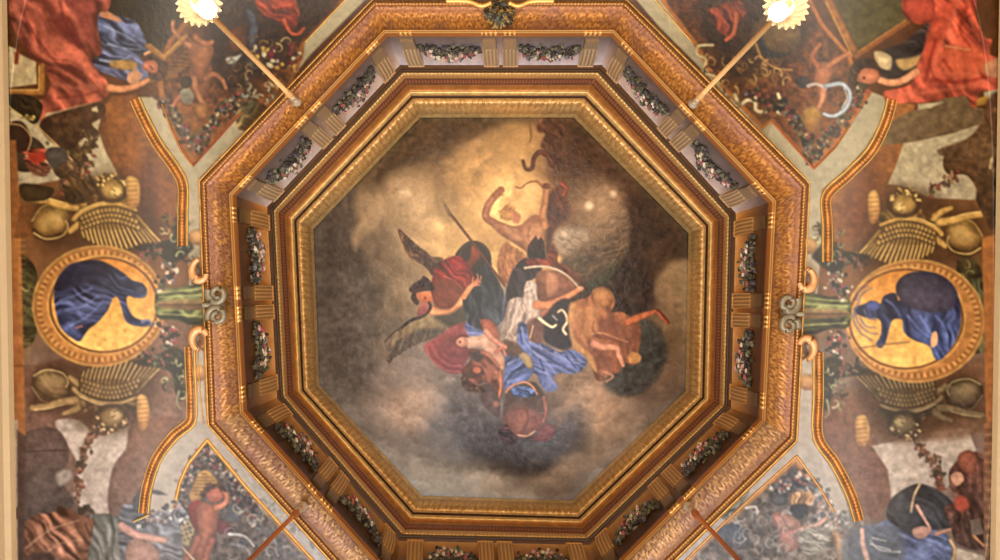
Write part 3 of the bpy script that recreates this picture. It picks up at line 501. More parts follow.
    p.P([(256,0),(290,-6),(300,16),(290,32),(276,20),(262,14)], (160,62,38), (120,44,28), vol=.2, fold=(40,7,.3)); p.S([(284,20),(290,32),(298,34),(304,28)], 4, (170,72,44), 3)
    p.curls((222, 40, 300, 100), 40, [(150,110,60),(110,74,40),(90,86,80),(180,150,96)], (3, 7), 62); p.dabs([(262,50),(280,60),(296,56)], 8, 50, [(120,40,44),(180,140,60),(70,40,50),(190,170,140),(60,40,30)], (1.5, 3.2), 63)
    p.curls((244, 84, 276, 106), 14, [(170,160,140),(130,120,100),(90,80,60)], (3, 6), 64)
    p.P([(238,110),(250,100),(258,104),(250,118),(240,130),(236,122)], (82,72,48), (110,90,52), fold=(-50,3,.35)); p.wing([(240,128),(262,104)], [(250,134),(278,112)], (130,92,44), (176,132,70), 2, 1, 65, .6)
    # top right corner panel
    panel([(814,169),(772,122),(762,130),(712,78),(694,46),(692,42),(660,0),(640,-60),(800,-60),(806,-10),(824,24),(850,54),(862,84),(872,92),(850,126),(835,148)], 41, (96,54,28), (112,64,32), (176,98,44))
    p.P([(700,0),(760,-30),(800,-10),(810,30),(790,60),(740,80),(704,40)], (56,38,26), soft=6, a=.8, mot=.3)
    p.P([(708,10),(722,4),(738,0),(746,12),(738,24),(734,40),(722,34),(712,22)], (150,66,40), (124,50,32), vol=.3, fold=(60,6,.25)); p.S([(736,14),(734,32),(726,40)], 5, (166,80,50), 4)
    p.E(775, 38, 25, 24, (96,66,40), vol=.2); p.E(777, 40, 20, 18, (60,58,62), vol=.2); p.E(782, 36, 19, 17, (112,84,48), vol=.2)
    for k in range(9): p.S([(776 + k * 3, 42 - k * .4), (779 + k * 3, 52 - k * .8)], 1.1, (74,52,34), vol=0, a=.8)
    p.S([(756,44),(762,58),(776,68),(792,70)], 2, (170,118,68), 2); p.curls((738, 58, 790, 84), 30, [(186,146,86),(150,100,52),(120,80,40)], (3, 7), 66)
    p.S([(713,45),(699,46),(697,54),(706,60),(703,72),(714,76),(720,84)], 3, (172,150,112), 3, vol=.5)
    p.S([(735,95),(740,104),(748,100),(755,102),(756,110),(764,112),(768,108)], 4.2, (182,160,126), 4.2, vol=.5); p.S([(778,94),(781,104),(778,112),(788,114)], 4, (186,166,130), 4, vol=.5)
    p.P([(786,118),(800,106),(826,104),(846,112),(836,136),(814,160),(798,142)], (156,94,42), soft=5, a=.5); p.curls((700, 50, 770, 118), 40, [(140,100,52),(96,66,34),(170,130,76),(60,44,30)], (3, 7), 88)
    p.dabs([(750,94),(776,104),(795,120),(806,140),(812,155)], 6, 230, FL, (1, 2.4), 67); p.dabs([(812,156),(824,140),(840,122),(852,104),(862,84)], 7, 240, FL, (1, 2.4), 68)
    p.P([(803,112),(812,106),(820,110),(820,124),(812,134),(804,126)], (190,138,62), (140,90,40), vol=.3)
    p.P([(818,64),(828,62),(834,70),(830,80),(826,92),(824,108),(818,106),(817,90),(814,76)], (176,104,70), (160,92,60), vol=.35); p.S([(828,66),(840,58),(850,52),(850,44)], 6, (170,100,64), 4); p.S([(818,66),(812,56),(820,44)], 6, (150,84,52), 4); p.S([(824,86),(822,100),(818,108)], 7, (190,120,86), 4)
    p.E(803, 82, 7, 6, (60,54,60), vol=.3); p.S([(808,86),(816,84),(826,88)], 4, (176,150,146), 3); p.S([(826,86),(842,84),(850,94),(846,108),(834,116),(824,114)], 5, (146,150,168), 4, vol=.6); p.S([(844,88),(847,98),(842,108)], 1.2, (210,210,214))
    for k in range(10): p.S([(752 + k * 2.5, 110 + k * .6), (748 + k * 1.6, 122 + k * 2.6)], 1, (116,86,50), vol=0, a=.6)
    # bottom left panel
    panel([(207,440),(186,465),(176,490),(168,530),(150,600),(152,720),(372,720),(372,625),(245,486)], 42, (92,76,66), (106,88,80), (186,124,66))
    p.dabs([(182,510),(184,485),(196,462),(206,452)], 6, 240, [(64,62,58),(92,86,80),(120,110,100),(140,70,70),(170,150,130),(50,48,48)], (1, 2.4), 70); p.dabs([(206,452),(220,468),(236,486),(246,500),(260,520)], 7, 300, [(64,62,58),(92,86,80),(120,110,100),(130,64,70),(170,150,130),(50,48,52)], (1, 2.4), 71)
    p.P([(190,496),(196,478),(204,470),(214,476),(218,488),(206,494),(194,502)], (196,142,62), (170,118,52), vol=.1)
    for k in range(14):
        for j in range(8):
            x, y = 192 + k * 2, 474 + j * 3.4
            if (x - 204) ** 2 / 160 + (y - 486) ** 2 / 150 < 1: p.E(x, y, .9, .9, (112,74,36), soft=.5, a=.8)
    p.P([(188,506),(198,500),(204,504),(200,520),(196,532),(190,520)], (168,48,38), (120,40,34), vol=.2); p.P([(216,520),(226,522),(232,530),(220,534)], (126,50,50), vol=.2)
    p.P([(200,502),(210,504),(218,504),(218,516),(216,534),(212,548),(206,562),(196,562),(192,548),(198,532),(196,514)], (186,98,62), (160,78,50), vol=.35)
    p.S([(216,508),(224,504),(227,496),(221,488)], 6, (196,108,70), 4); p.P([(206,492),(212,488),(222,488),(224,496),(218,502),(210,502)], (190,96,70), vol=.25); p.dabs([(204,496),(208,487),(218,485),(223,488)], 2, 50, [(74,46,34),(100,64,44)], (1, 1.9), 72); p.S([(212,540),(206,555),(204,575)], 8, (156,74,52), 7); p.S([(198,538),(192,552),(186,560)], 8, (150,74,54), 6)
    p.P([(169,522),(186,514),(195,530),(188,546),(178,544)], (170,146,100), (150,124,84), sm=0)
    for k in range(5):
        for j in range(5): p.E(174 + k * 4 + j * 1.6, 524 + j * 4.4 - k * 1.6, 1.1, 1.1, (90,70,50), soft=.5)
    p.S([(174,538),(194,560)], 1.6, (206,168,120)); p.P([(226,512),(232,504),(240,510),(240,520),(228,520)], (84,86,92), soft=1.5); p.S([(229,534),(244,536),(254,546)], 3, (168,164,156), 2); p.S([(232,544),(246,548),(252,560)], 2.5, (120,120,128), 2)
    p.curls((232, 500, 320, 575), 60, [(120,122,128),(84,88,98),(150,146,136),(136,118,94),(96,84,76)], (4, 9), 73, 1.5, .65); p.curls((236, 476, 290, 520), 24, [(150,140,116),(110,100,84),(176,160,120)], (3, 8), 74, 1.3)
    p.cur = None
    # bottom right panel
    panel([(797,456),(752,496),(694,552),(640,625),(650,720),(880,720),(850,600),(838,530),(820,490)], 43, (104,92,84), (112,98,90), (182,128,80))
    p.P([(722,508),(738,488),(748,478),(750,490),(742,506),(732,518),(722,518)], (82,82,70), (110,108,92), fold=(-55,3,.3))
    p.dabs([(778,490),(792,480),(806,482),(818,494)], 7, 220, [(70,74,78),(92,94,98),(150,76,70),(176,160,144),(54,58,64)], (1, 2.4), 75); p.dabs([(818,494),(828,512),(845,525),(820,520)], 8, 160, [(90,92,100),(120,120,124),(150,110,100),(170,160,150)], (1.2, 2.8), 76)
    p.P([(790,494),(812,492),(812,504),(794,506)], (170,120,74), fold=(90,3,.3)); p.E(779, 500, 8, 6, (84,82,84), vol=.3); p.P([(791,506),(806,504),(808,514),(800,520),(792,514)], (52,58,60), vol=.2)
    p.P([(779,528),(790,524),(800,530),(800,545),(790,552),(780,546)], (186,112,98), (170,104,90), vol=.3); p.P([(772,514),(784,512),(798,520),(800,528),(784,530),(772,524)], (176,116,96), vol=.3); p.S([(796,532),(806,528),(818,524),(826,518)], 6, (190,128,106), 4); p.E(778, 519, 5, 5, (186,112,96), vol=.3); p.S([(746,508),(756,507),(757,514)], 3, (184,166,150), 2)
    p.P([(718,528),(736,524),(748,536),(748,548),(734,548),(720,540)], (86,96,120), (80,84,96), soft=1.6, vol=.2); p.curls((700, 512, 870, 575), 110, [(110,116,126),(84,90,100),(156,152,146),(134,112,102),(96,90,88),(158,152,144)], (4, 9), 77, 1.5, .6)
    p.P([(800,532),(826,530),(828,548),(806,556)], (132,128,118), soft=3, fold=(15,3,.2))
    p.cur = None
    for sx, bx in ((1, (254, 476, 300, 575)), (-1, (640, 500, 700, 575))): p.curls(bx, 24, [(120,118,118),(96,92,92),(160,154,140)], (4, 9), 79 + sx, 1.4, .7)
    # ---------------- seated figures
    p.cur = 50   # rose robe and blue dress, upper left
    p.P([(100,12),(118,16),(136,22),(146,40),(148,52),(140,58),(152,66),(150,76),(138,84),(112,76),(92,66),(96,40)], (96,104,146), (84,84,116), vol=.15, fold=(25,7,.35))
    for q in ([(104,26),(122,34),(136,42)],[(108,44),(124,48),(140,50)],[(100,60),(116,62),(130,56)]): p.S(q, 2.5, (146,156,190), 1.2, soft=1.2, a=.7)
    p.P([(104,10),(116,16),(122,22),(112,20),(100,16)], (190,120,84), soft=1); p.P([(110,62),(124,60),(136,62),(134,70),(114,68)], (160,116,62), soft=1.6)
    p.P([(30,-60),(112,-60),(110,6),(98,12),(98,30),(102,52),(92,62),(104,76),(109,88),(106,98),(92,103),(78,106),(56,112),(46,114),(43,126),(40,122),(40,104),(48,92),(50,80),(38,66),(22,44),(12,24),(8,0),(14,-60)], (142,70,58), (166,82,62), ang=60, vol=.15, soft=1, fold=(48,17,.25))
    p.P([(52,22),(64,16),(74,20),(84,44),(90,52),(76,48),(64,36)], (116,50,44), soft=2.5, a=.7); p.P([(66,0),(86,-10),(96,8),(90,20),(96,46),(86,38),(76,18)], (150,72,64), soft=2, a=.8)
    for q in ([(14,6),(26,34),(46,58),(70,76),(96,90)],[(34,4),(44,30),(70,56),(96,72)],[(70,10),(80,34),(90,56)],[(54,84),(76,88),(102,84)]): p.S(q, 3.5, (182,102,80), 2, soft=2, a=.55, vol=0)
    for q in ([(22,10),(34,34),(56,62),(84,80)],[(60,2),(66,26),(80,48)],[(58,98),(80,96),(100,90)]): p.S(q, 2.5, (110,44,40), 1.5, soft=1.6, a=.6, vol=0)
    p.S([(110,88),(122,89),(136,86),(148,80)], 8, (196,124,84), 5); p.P([(128,74),(136,70),(142,76),(136,84),(128,82)], (196,134,100), soft=1)
    p.P([(146,58),(156,54),(164,60),(168,70),(162,80),(150,78),(148,68)], (74,42,32), vol=.2, fold=(60,3,.3)); p.P([(144,62),(154,60),(158,66),(156,73),(148,72),(143,68)], (190,108,82), vol=.3); p.S([(150,66),(153,69)], 1, (80,34,28)); p.S([(145,54),(151,51)], 3, (200,140,100))
    p.cur = None
    p.P([(8,46),(14,48),(20,54),(36,62),(37,84),(8,88)], (186,158,120), sm=0); p.P([(14,52),(20,50),(18,64),(14,64)], (130,60,36), sm=0)
    p.S([(7,92),(42,92),(42,66)], 7, (140,90,42), sm=0, vol=.5); p.S([(8,90),(39,90),(39,66)], 1.2, (196,146,76), sm=0)
    p.P([(2,98),(12,94),(30,96),(42,104),(40,118),(34,124),(22,116),(8,106)], (62,48,28), (50,40,26), vol=.2, fold=(40,4,.3)); p.S([(5,103),(16,112),(26,118),(33,120)], 1.6, (190,160,86)); p.dabs([(26,116),(34,118)], 2, 14, [(190,160,86),(120,96,50)], (1, 1.8), 4)
    p.P([(44,118),(60,112),(90,104),(104,104),(104,116),(92,124),(100,134),(84,138),(70,150),(52,142),(40,128)], (92,60,40), (78,56,38), vol=.1, mot=.25); p.P([(92,108),(97,106),(98,112),(92,111)], (190,168,134), sm=0); p.dabs([(82,132),(94,138),(84,150),(78,158)], 4, 46, [(84,58,40),(110,84,50),(70,50,44)], (1.2, 2.6), 9, el=2.6)
    p.P([(10,124),(22,122),(30,134),(32,146),(22,152),(12,148)], (64,40,32), vol=.2); p.S([(10,124),(22,126),(31,138),(28,150)], 1.2, (206,160,104)); p.S([(35,124),(56,144),(72,160)], 1.4, (196,150,90), sm=0); p.P([(28,156),(40,152),(46,158),(36,164)], (170,56,40)); p.P([(46,150),(62,148),(68,160),(52,168)], (88,78,72), vol=.2)
    p.cur = 51   # scarlet robe, upper right
    p.P([(876,60),(884,50),(904,42),(922,28),(934,22),(930,60),(920,76),(900,84),(886,82),(880,72)], (72,60,60), (60,50,50), vol=.1, fold=(30,7,.25)); p.P([(874,52),(884,52),(892,58),(890,70),(878,66)], (196,166,126), vol=.3); p.P([(896,60),(910,58),(922,56),(916,66),(902,70)], (182,140,86), soft=1.6)
    p.P([(902,-60),(978,-60),(976,10),(984,36),(992,40),(990,54),(1004,62),(1004,88),(980,92),(978,106),(968,106),(966,96),(930,102),(906,103),(888,104),(884,92),(900,88),(912,82),(918,62),(926,44),(932,24),(918,24),(906,18),(902,4)], (176,66,46), (190,84,62), vol=.12, soft=1, fold=(55,15,.25))
    p.P([(930,22),(942,6),(956,4),(948,30),(934,56),(926,70),(924,50)], (194,76,52), soft=2, a=.7); p.P([(904,0),(930,-6),(934,16),(920,22),(908,16)], (188,74,54), vol=.25); p.P([(940,50),(966,44),(984,52),(986,70),(966,78),(946,70)], (218,96,62), soft=3, a=.7); p.S([(946,46),(958,48),(970,50)], 3, (196,112,74), 2)
    for q in ([(958,0),(950,24),(938,50),(932,74)],[(890,94),(930,92),(980,84)],[(946,72),(970,74),(996,66)],[(970,20),(980,40)]): p.S(q, 3, (206,106,80), 1.6, soft=1.8, a=.55, vol=0)
    for q in ([(966,8),(960,30),(970,46)],[(936,40),(930,60),(926,80)],[(934,80),(960,82),(990,76)],[(944,60),(952,72)]): p.S(q, 3, (132,32,24), 1.6, soft=1.8, a=.6, vol=0)
    p.S([(880,80),(892,83),(904,80),(916,72)], 7, (206,134,98), 8); p.P([(855,74),(864,68),(876,70),(880,78),(872,84),(860,82)], (196,112,80), vol=.3); p.E(864, 78, 1.5, 1.3, (80,40,32)); p.P([(848,76),(852,64),(862,58),(874,60),(878,68),(864,68),(858,76),(856,88),(850,86)], (70,46,32), fold=(50,3,.3))
    p.P([(984,64),(1004,58),(1004,76),(988,76)], (190,124,90), soft=1.5)
    p.cur = None
    p.P([(892,122),(900,116),(930,104),(945,98),(966,96),(972,108),(985,110),(982,124),(950,134),(912,142),(882,146),(880,142)], (116,92,66), (110,86,62), sm=0, mot=.15); p.P([(918,104),(944,102),(930,108),(918,110)], (176,156,126), sm=0); p.P([(984,92),(1004,88),(1004,100),(984,102)], (180,160,130), sm=0); p.P([(978,98),(988,96),(990,104),(976,106)], (176,124,50), sm=0); p.S([(996,96),(988,110),(996,128),(1004,130)], 8, (100,64,44), 8, soft=2)
    p.S([(828,0),(842,28),(856,54)], 11, (132,82,38), 9, sm=0, vol=.5); p.S([(826,2),(852,56)], 1.4, (190,134,64), 1.2, sm=0); p.S([(856,56),(880,40),(908,22)], 7, (130,76,36), 6, sm=0, vol=.5); p.S([(858,52),(906,20)], 1.2, (180,120,60), sm=0)
    p.S([(148,46),(164,58),(186,36)], 6, (136,88,42), 6, sm=0, vol=.5); p.S([(150,44),(164,56),(184,36)], 1.1, (190,134,66), sm=0)
    p.cur = 52   # grey veiled figure with crescent, lower left
    p.P([(84,522),(98,514),(116,516),(128,528),(130,575),(82,575)], (104,106,98), (112,114,110), vol=.15, fold=(70,8,.2)); p.P([(120,512),(136,506),(150,518),(160,520),(172,512),(180,520),(178,575),(126,575)], (96,102,116), (104,106,120), vol=.15, fold=(20,7,.25), soft=1.5)
    p.S([(122,526),(134,534),(150,538),(164,540)], 9, (182,126,112), 7); p.P([(130,540),(150,542),(160,560),(140,575),(126,560)], (176,124,112), vol=.25); p.dabs([(140,520),(160,516),(176,512),(184,520)], 6, 120, [(84,90,104),(120,126,140),(150,120,124),(170,170,176),(64,68,78)], (1.2, 2.8), 80)
    p.P([(133,500),(141,488),(147,487),(145,496),(140,506),(134,508)], (74,80,96), vol=.2, sm=1); p.P([(146,488),(160,491),(168,495),(158,495),(147,492)], (70,74,86), sm=0)
    p.cur = 53   # ochre cloak, lower left
    p.P([(20,530),(34,516),(54,512),(60,506),(84,516),(94,520),(92,535),(88,555),(84,590),(20,590),(19,560)], (150,90,60), (140,88,68), vol=.15, fold=(50,9,.3)); p.S([(26,548),(50,530),(80,520)], 2.5, (196,136,92), 1.2, a=.6, soft=1.4); p.S([(36,560),(60,544),(82,540)], 2.5, (190,130,90), 1.2, a=.6, soft=1.4); p.P([(28,556),(48,552),(56,560),(48,575),(28,575)], (92,66,58), soft=2)
    p.cur = None; p.dabs([(80,512),(88,510)], 3, 12, [(70,58,46)], (1, 2.4), 5, el=3)
    p.cur = 54   # blue robe and dark hood, lower right
    p.P([(876,525),(890,520),(930,528),(948,536),(952,560),(950,590),(860,590),(848,545),(862,528)], (94,110,160), (90,112,168), vol=.1, fold=(30,8,.2)); p.P([(848,530),(878,524),(900,530),(904,560),(890,590),(850,590),(840,560)], (88,100,116), (92,100,116), soft=3, a=.8)
    p.P([(887,508),(894,496),(910,486),(922,484),(938,490),(952,502),(956,516),(952,528),(930,530),(912,534),(900,528),(888,520)], (70,68,72), (62,66,76), vol=.2, fold=(40,10,.15))
    p.S([(920,484),(914,496),(911,512)], 2.6, (176,142,96), 2); p.S([(917,506),(924,518),(930,528)], 4, (186,130,108), 3); p.P([(912,530),(922,526),(932,530),(924,538),(916,538)], (190,132,112), vol=.2); p.S([(936,534),(948,530),(957,528)], 4, (176,116,88), 2.5); p.S([(870,540),(880,550),(900,552)], .9, (186,186,176)); p.S([(872,538),(886,541)], .9, (186,186,176)); p.S([(870,544),(890,550)], .9, (186,186,176))
    p.S([(862,530),(863,545),(868,562)], 5, (186,142,128), 6)
    p.S([(950,540),(955,550),(952,562)], 3, (196,150,90)); p.P([(957,548),(984,556),(984,590),(952,590)], (182,164,138), sm=0)
    p.cur = 55   # reddish bust by the wall, lower right
    p.P([(950,470),(962,456),(974,452),(984,460),(984,510),(988,548),(958,544),(950,524),(944,508),(956,500),(950,486)], (110,64,52), (92,64,56), vol=.12, mot=.25, fold=(70,9,.2)); p.P([(958,456),(968,450),(976,456),(974,472),(966,474),(960,468)], (156,84,60), vol=.35); p.P([(955,498),(964,496),(970,506),(962,512),(955,508)], (176,66,46), soft=1.5); p.P([(970,520),(980,518),(984,534),(972,536)], (120,100,84), sm=0); p.S([(974,536),(984,546)], 3, (190,116,60)); p.P([(950,476),(960,472),(964,480),(956,486)], (190,130,96))
    p.cur = None
    # white flowers of light on the lower left cream field edge etc
    # ---------------- edge strips by the wall
    p.P([(9,238),(21,238),(25,420),(26,436),(12,436)], (176,110,56), (170,106,58), sm=0, mot=.08); p.S([(10,366),(24,366)], 1, (110,64,34))
    p.P([(10,140),(16,140),(20,206),(14,238),(9,238)], (150,92,48), sm=0)
    p.P([(3,420),(18,420),(18,565),(5,565)], (180,156,132), sm=0); p.P([(6,510),(22,506),(26,514),(8,524)], (124,78,62), sm=0); p.P([(17,430),(26,436),(24,565),(18,565)], (92,70,60), sm=0, soft=1.2)
    p.P([(982,238),(1004,232),(1002,420),(986,424)], (166,102,52), sm=0, mot=.1); p.P([(984,424),(994,420),(992,565),(984,565)], (140,92,60), sm=0, mot=.15)
    for k in range(26): p.S([(985,430 + k * 4.6),(992,430 + k * 4.6)], 1, (196,146,90) if k % 2 else (96,60,44), vol=0, a=.6)
    for (x0, x1, y0, y1) in ((15, 21, 240, 300), (20, 26, 340, 366)):
        for k in range(10): p.S([(x0 + 4, y0 + k * (y1 - y0) / 10), (x1 + 4, y0 + k * (y1 - y0) / 10)], 1, (200,150,86), a=.5, vol=0)
    # top mask ornament over the gilt border is modelled separately
    p.img *= (1 + .07 * (fbm(X / 2.4, Y / 2.4, 91, 2) - .5) * 1 + .05 * (fbm(X / 9, Y / 9, 92, 3) - .5) * 2)[..., None]
    return p
# ================================================================ geometry frame: metres, camera at 1.5 m looking straight up
C = bpy.context.scene.collection
F_PX, CX, CY, CAMZ = 700., 500., 306., 1.5
D_CANVAS, D_F, D_R, D_RIM = 7.5, 6.15, 5.5, 5.40
def pt(px, py, d):      # a point at height d above the eye
    return ((px - CX) * d / F_PX, (py - CY) * d / F_PX, CAMZ + d)
def vd(px, py):         # height of the coved vault
    x = np.abs(np.asarray(px, float) - CX); y = np.abs(np.asarray(py, float) - CY)
    s = (x ** 4 + y ** 4) ** .25
    t = np.clip((s - 262) / 235, 0, .985)
    return 5.42 - 1.02 * t ** 2
def tag(o, label=None, cat=None, group=None, kind=None):
    for k, v in (('label', label), ('category', cat), ('group', group), ('kind', kind)):
        if v: o[k] = v
    return o
def srgb2lin(c):
    c = np.clip(c, 0, 1); return np.where(c <= .04045, c / 12.92, ((c + .055) / 1.055) ** 2.4)
def mesh_obj(name, V, Fc, mat, parent=None, col=None, smooth=True, link=True):
    me = bpy.data.meshes.new(name)
    V = np.asarray(V, np.float32)
    if isinstance(Fc, np.ndarray):
        n, k = Fc.shape
        me.vertices.add(len(V)); me.vertices.foreach_set('co', V.ravel())
        me.loops.add(n * k); me.loops.foreach_set('vertex_index', Fc.astype(np.int32).ravel())
        me.polygons.add(n); me.polygons.foreach_set('loop_start', np.arange(0, n * k, k, dtype=np.int32))
        me.polygons.foreach_set('loop_total', np.full(n, k, np.int32)); me.update(calc_edges=True)
    else: me.from_pydata([tuple(v) for v in V], [], Fc); me.update()
    if smooth: me.polygons.foreach_set('use_smooth', [True] * len(me.polygons))
    if col is not None:
        a = me.color_attributes.new('Col', 'FLOAT_COLOR', 'POINT'); c = np.ones((len(V), 4), np.float32); c[:, :3] = col
        a.data.foreach_set('color', c.ravel())
    me.materials.append(mat)
    if col is not None and mat.name.startswith('gilded'): a.data.foreach_set('color', (c * np.array([.95, 1.07, 1.08, 1], np.float32)).ravel())
    o = bpy.data.objects.new(name, me); C.objects.link(o)
    if parent: o.parent = parent
    return o
def empty(name, loc=(0, 0, 0)):
    o = bpy.data.objects.new(name, None); C.objects.link(o); o.location = loc; o.empty_display_size = .1; return o
def sub(V, Fc, sel, col):     # faces sel as their own compact mesh data
    f = Fc[sel]; u, inv = np.unique(f, return_inverse=True)
    return V[u], inv.reshape(f.shape), col[u]
# ---------------------------------------------------------------- materials
def mat(name, col=(150, 100, 60), rough=.5, metal=0., attr=False, bump=0., bscale=60., spec=.5, emit=None, noise=0., coat=0., nscale=12., gain=1.):
    m = bpy.data.materials.new(name); m.use_nodes = True; nt = m.node_tree; b = nt.nodes['Principled BSDF']
    b.inputs['Roughness'].default_value = rough; b.inputs['Metallic'].default_value = metal; b.inputs['Specular IOR Level'].default_value = spec
    if coat: b.inputs['Coat Weight'].default_value = coat; b.inputs['Coat Roughness'].default_value = .3
    L = srgb2lin(np.array(col) / 255.)
    tc = nt.nodes.new('ShaderNodeTexCoord')
    if attr: a = nt.nodes.new('ShaderNodeVertexColor'); a.layer_name = 'Col'; src = a.outputs['Color']
    else: a = nt.nodes.new('ShaderNodeRGB'); a.outputs[0].default_value = (*L, 1); src = a.outputs[0]
    if noise or gain != 1:
        n = nt.nodes.new('ShaderNodeTexNoise'); n.inputs['Scale'].default_value = nscale; n.inputs['Detail'].default_value = 6
        nt.links.new(tc.outputs['Object'], n.inputs['Vector'])
        r = nt.nodes.new('ShaderNodeMapRange'); r.inputs['To Min'].default_value = (1 - noise) * gain; r.inputs['To Max'].default_value = (1 + noise) * gain; nt.links.new(n.outputs['Fac'], r.inputs['Value'])
        mx = nt.nodes.new('ShaderNodeVectorMath'); mx.operation = 'SCALE'; nt.links.new(src, mx.inputs[0]); nt.links.new(r.outputs[0], mx.inputs['Scale']); src = mx.outputs[0]
    nt.links.new(src, b.inputs['Base Color'])
    if bump:
        n = nt.nodes.new('ShaderNodeTexNoise'); n.inputs['Scale'].default_value = bscale; n.inputs['Detail'].default_value = 4; nt.links.new(tc.outputs['Object'], n.inputs['Vector'])
        bp = nt.nodes.new('ShaderNodeBump'); bp.inputs['Strength'].default_value = bump; bp.inputs['Distance'].default_value = .01
        nt.links.new(n.outputs['Fac'], bp.inputs['Height']); nt.links.new(bp.outputs[0], b.inputs['Normal'])
    if emit: b.inputs['Emission Color'].default_value = (*srgb2lin(np.array(emit[0]) / 255.), 1); b.inputs['Emission Strength'].default_value = emit[1]
    return m
M = dict(
    canvas=mat('oil_paint', rough=.24, attr=True, bump=.4, bscale=14, spec=.34, gain=GAIN_C),
    vault=mat('painted_plaster', rough=.38, attr=True, bump=.25, bscale=30, spec=.42, gain=GAIN_V),
    gilt=mat('gilded_wood', rough=.42, metal=.5, attr=True, bump=.15, bscale=70, gain=GAIN_G),
    giltp=mat('plain_gilding', (212, 158, 84), rough=.38, metal=.55, bump=.3, bscale=50, noise=.15, gain=GAIN_G),
    leaf=mat('painted_leaves', rough=.6, attr=True, spec=.3),
    brass=mat('brass', (232, 184, 120), rough=.4, metal=.3, noise=.1),
    wall=mat('cream_plaster', (150, 128, 94), rough=.7, noise=.06, nscale=3), floor=mat('oak_parquet', (112, 76, 46), rough=.45, noise=.25, nscale=6),
    white=mat('white_paint', (225, 222, 212), rough=.5), glasspane=None)
g = bpy.data.materials.new('window_glass'); g.use_nodes = True; b = g.node_tree.nodes['Principled BSDF']; b.inputs['Transmission Weight'].default_value = 1; b.inputs['Roughness'].default_value = .02; b.inputs['IOR'].default_value = 1.1; M['pane'] = g
sh = bpy.data.materials.new('opal_glass'); sh.use_nodes = True; b = sh.node_tree.nodes['Principled BSDF']; b.inputs['Base Color'].default_value = (.26, .21, .15, 1); b.inputs['Roughness'].default_value = .25; b.inputs['Emission Color'].default_value = (1, .78, .5, 1); b.inputs['Emission Strength'].default_value = SHADE_E; M['shade'] = sh
M['bulb'] = mat('lit_bulb', (255, 245, 220), emit=((255, 240, 205), BULB_E))
# ---------------------------------------------------------------- painted surfaces to meshes
def soften(img, k):
    for _ in range(k):
        a = img.copy(); a[1:-1] = (img[:-2] + 2 * img[1:-1] + img[2:]) / 4; b = a.copy(); b[:, 1:-1] = (a[:, :-2] + 2 * a[:, 1:-1] + a[:, 2:]) / 4; img = b
    return img
def desat(img, s):
    l = (img * np.array([.3, .59, .11])).sum(-1, keepdims=True); return l + (img - l) * s
def grid_faces(h, w):
    i = np.arange(h * w).reshape(h, w); return np.stack([i[:-1, :-1], i[:-1, 1:], i[1:, 1:], i[1:, :-1]], -1).reshape(-1, 4)   # seen from below
def poly_mask(X, Y, pts): return inside(X, Y, pts)
K0 = [(420,117),(574,117),(689,233),(686,391),(572,501),(422,496),(319,385),(313,229)]
KF = [(400,65),(602,65),(736,213),(731,408),(590,545),(399,541),(277,398),(267,207)]
K1 = [(384,30),(614,30),(776,201),(765,421),(603,586),(395,586),(240,413),(229,194)]
K2 = [(373,-1),(626,-1),(810,183),(797,441),(618,616),(380,616),(208,425),(199,181)]
lerp = lambda A, B, t: [(a[0] + (b[0] - a[0]) * t, a[1] + (b[1] - a[1]) * t) for a, b in zip(A, B)]
KR = lerp(KF, K1, .80)
def grow(K, f): 
    cx = sum(p[0] for p in K) / 8; cy = sum(p[1] for p in K) / 8; return [(cx + (x - cx) * f, cy + (y - cy) * f) for x, y in K]
# ---- central canvas
pc = paint_canvas(); img = pc.img; img = img + .6 * (img - soften(img, 5)); img = desat(soften(img, 1), .84); img = np.clip(.37 + (img - .41) * 1.16, .02, 1); cy_ = np.clip((pc.Y - 300) / 200, 0, 1)[..., None]; img = img * (np.array([.99, .95, .965]) * (1 - cy_) + np.array([1.0, 1.03, 1.10]) * cy_)  # cool window haze painted into the lower half
h, w = pc.X.shape; V = np.stack(pt(pc.X, pc.Y, D_CANVAS), -1) if False else np.stack([(pc.X - CX) * D_CANVAS / F_PX, (pc.Y - CY) * D_CANVAS / F_PX, np.full(pc.X.shape, CAMZ + D_CANVAS)], -1).reshape(-1, 3)
Fc = grid_faces(h, w); xm = pc.X.reshape(-1)[Fc].mean(1); ym = pc.Y.reshape(-1)[Fc].mean(1)
ok = poly_mask(xm, ym, grow(K0, 1.012)); Fc = Fc[ok]; tg = pc.tag.reshape(-1)[Fc[:, 0]]; col = srgb2lin(img.reshape(-1, 3))
org = np.array([0, 0, CAMZ + D_CANVAS])
painting = empty('ceiling_painting', tuple(org)); tag(painting, 'large octagonal oil painting of winged and draped figures tumbling among clouds at the centre', 'painting')
for t in sorted(set(tg.tolist())):
    v, f, c = sub(V, Fc, tg == t, col); mesh_obj('cloud_sky' if t == 0 else FIG[t], v - org, f, M['canvas'], painting, c)
# ---- vault
pv = paint_vault(); img = pv.img; img = img + .6 * (img - soften(img, 5)); img = soften(img, 1); ds = (.80 - .26 * np.clip((pv.Y - 380) / 160, 0, 1))[..., None]; l_ = (img * np.array([.3, .59, .11])).sum(-1, keepdims=True); img = l_ + (img - l_) * ds  # lower vault desaturated: window haze put into the colour
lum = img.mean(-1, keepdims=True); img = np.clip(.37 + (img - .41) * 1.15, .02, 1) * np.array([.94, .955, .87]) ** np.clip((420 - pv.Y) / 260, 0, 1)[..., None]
DV = vd(pv.X, pv.Y); V = np.stack([(pv.X - CX) * DV / F_PX, (pv.Y - CY) * DV / F_PX, CAMZ + DV], -1).reshape(-1, 3)
Fc = grid_faces(*pv.X.shape); xm = pv.X.reshape(-1)[Fc].mean(1); ym = pv.Y.reshape(-1)[Fc].mean(1)
WL = lambda y: 4 + .022 * y; WR = lambda y: 1002 - .02 * y
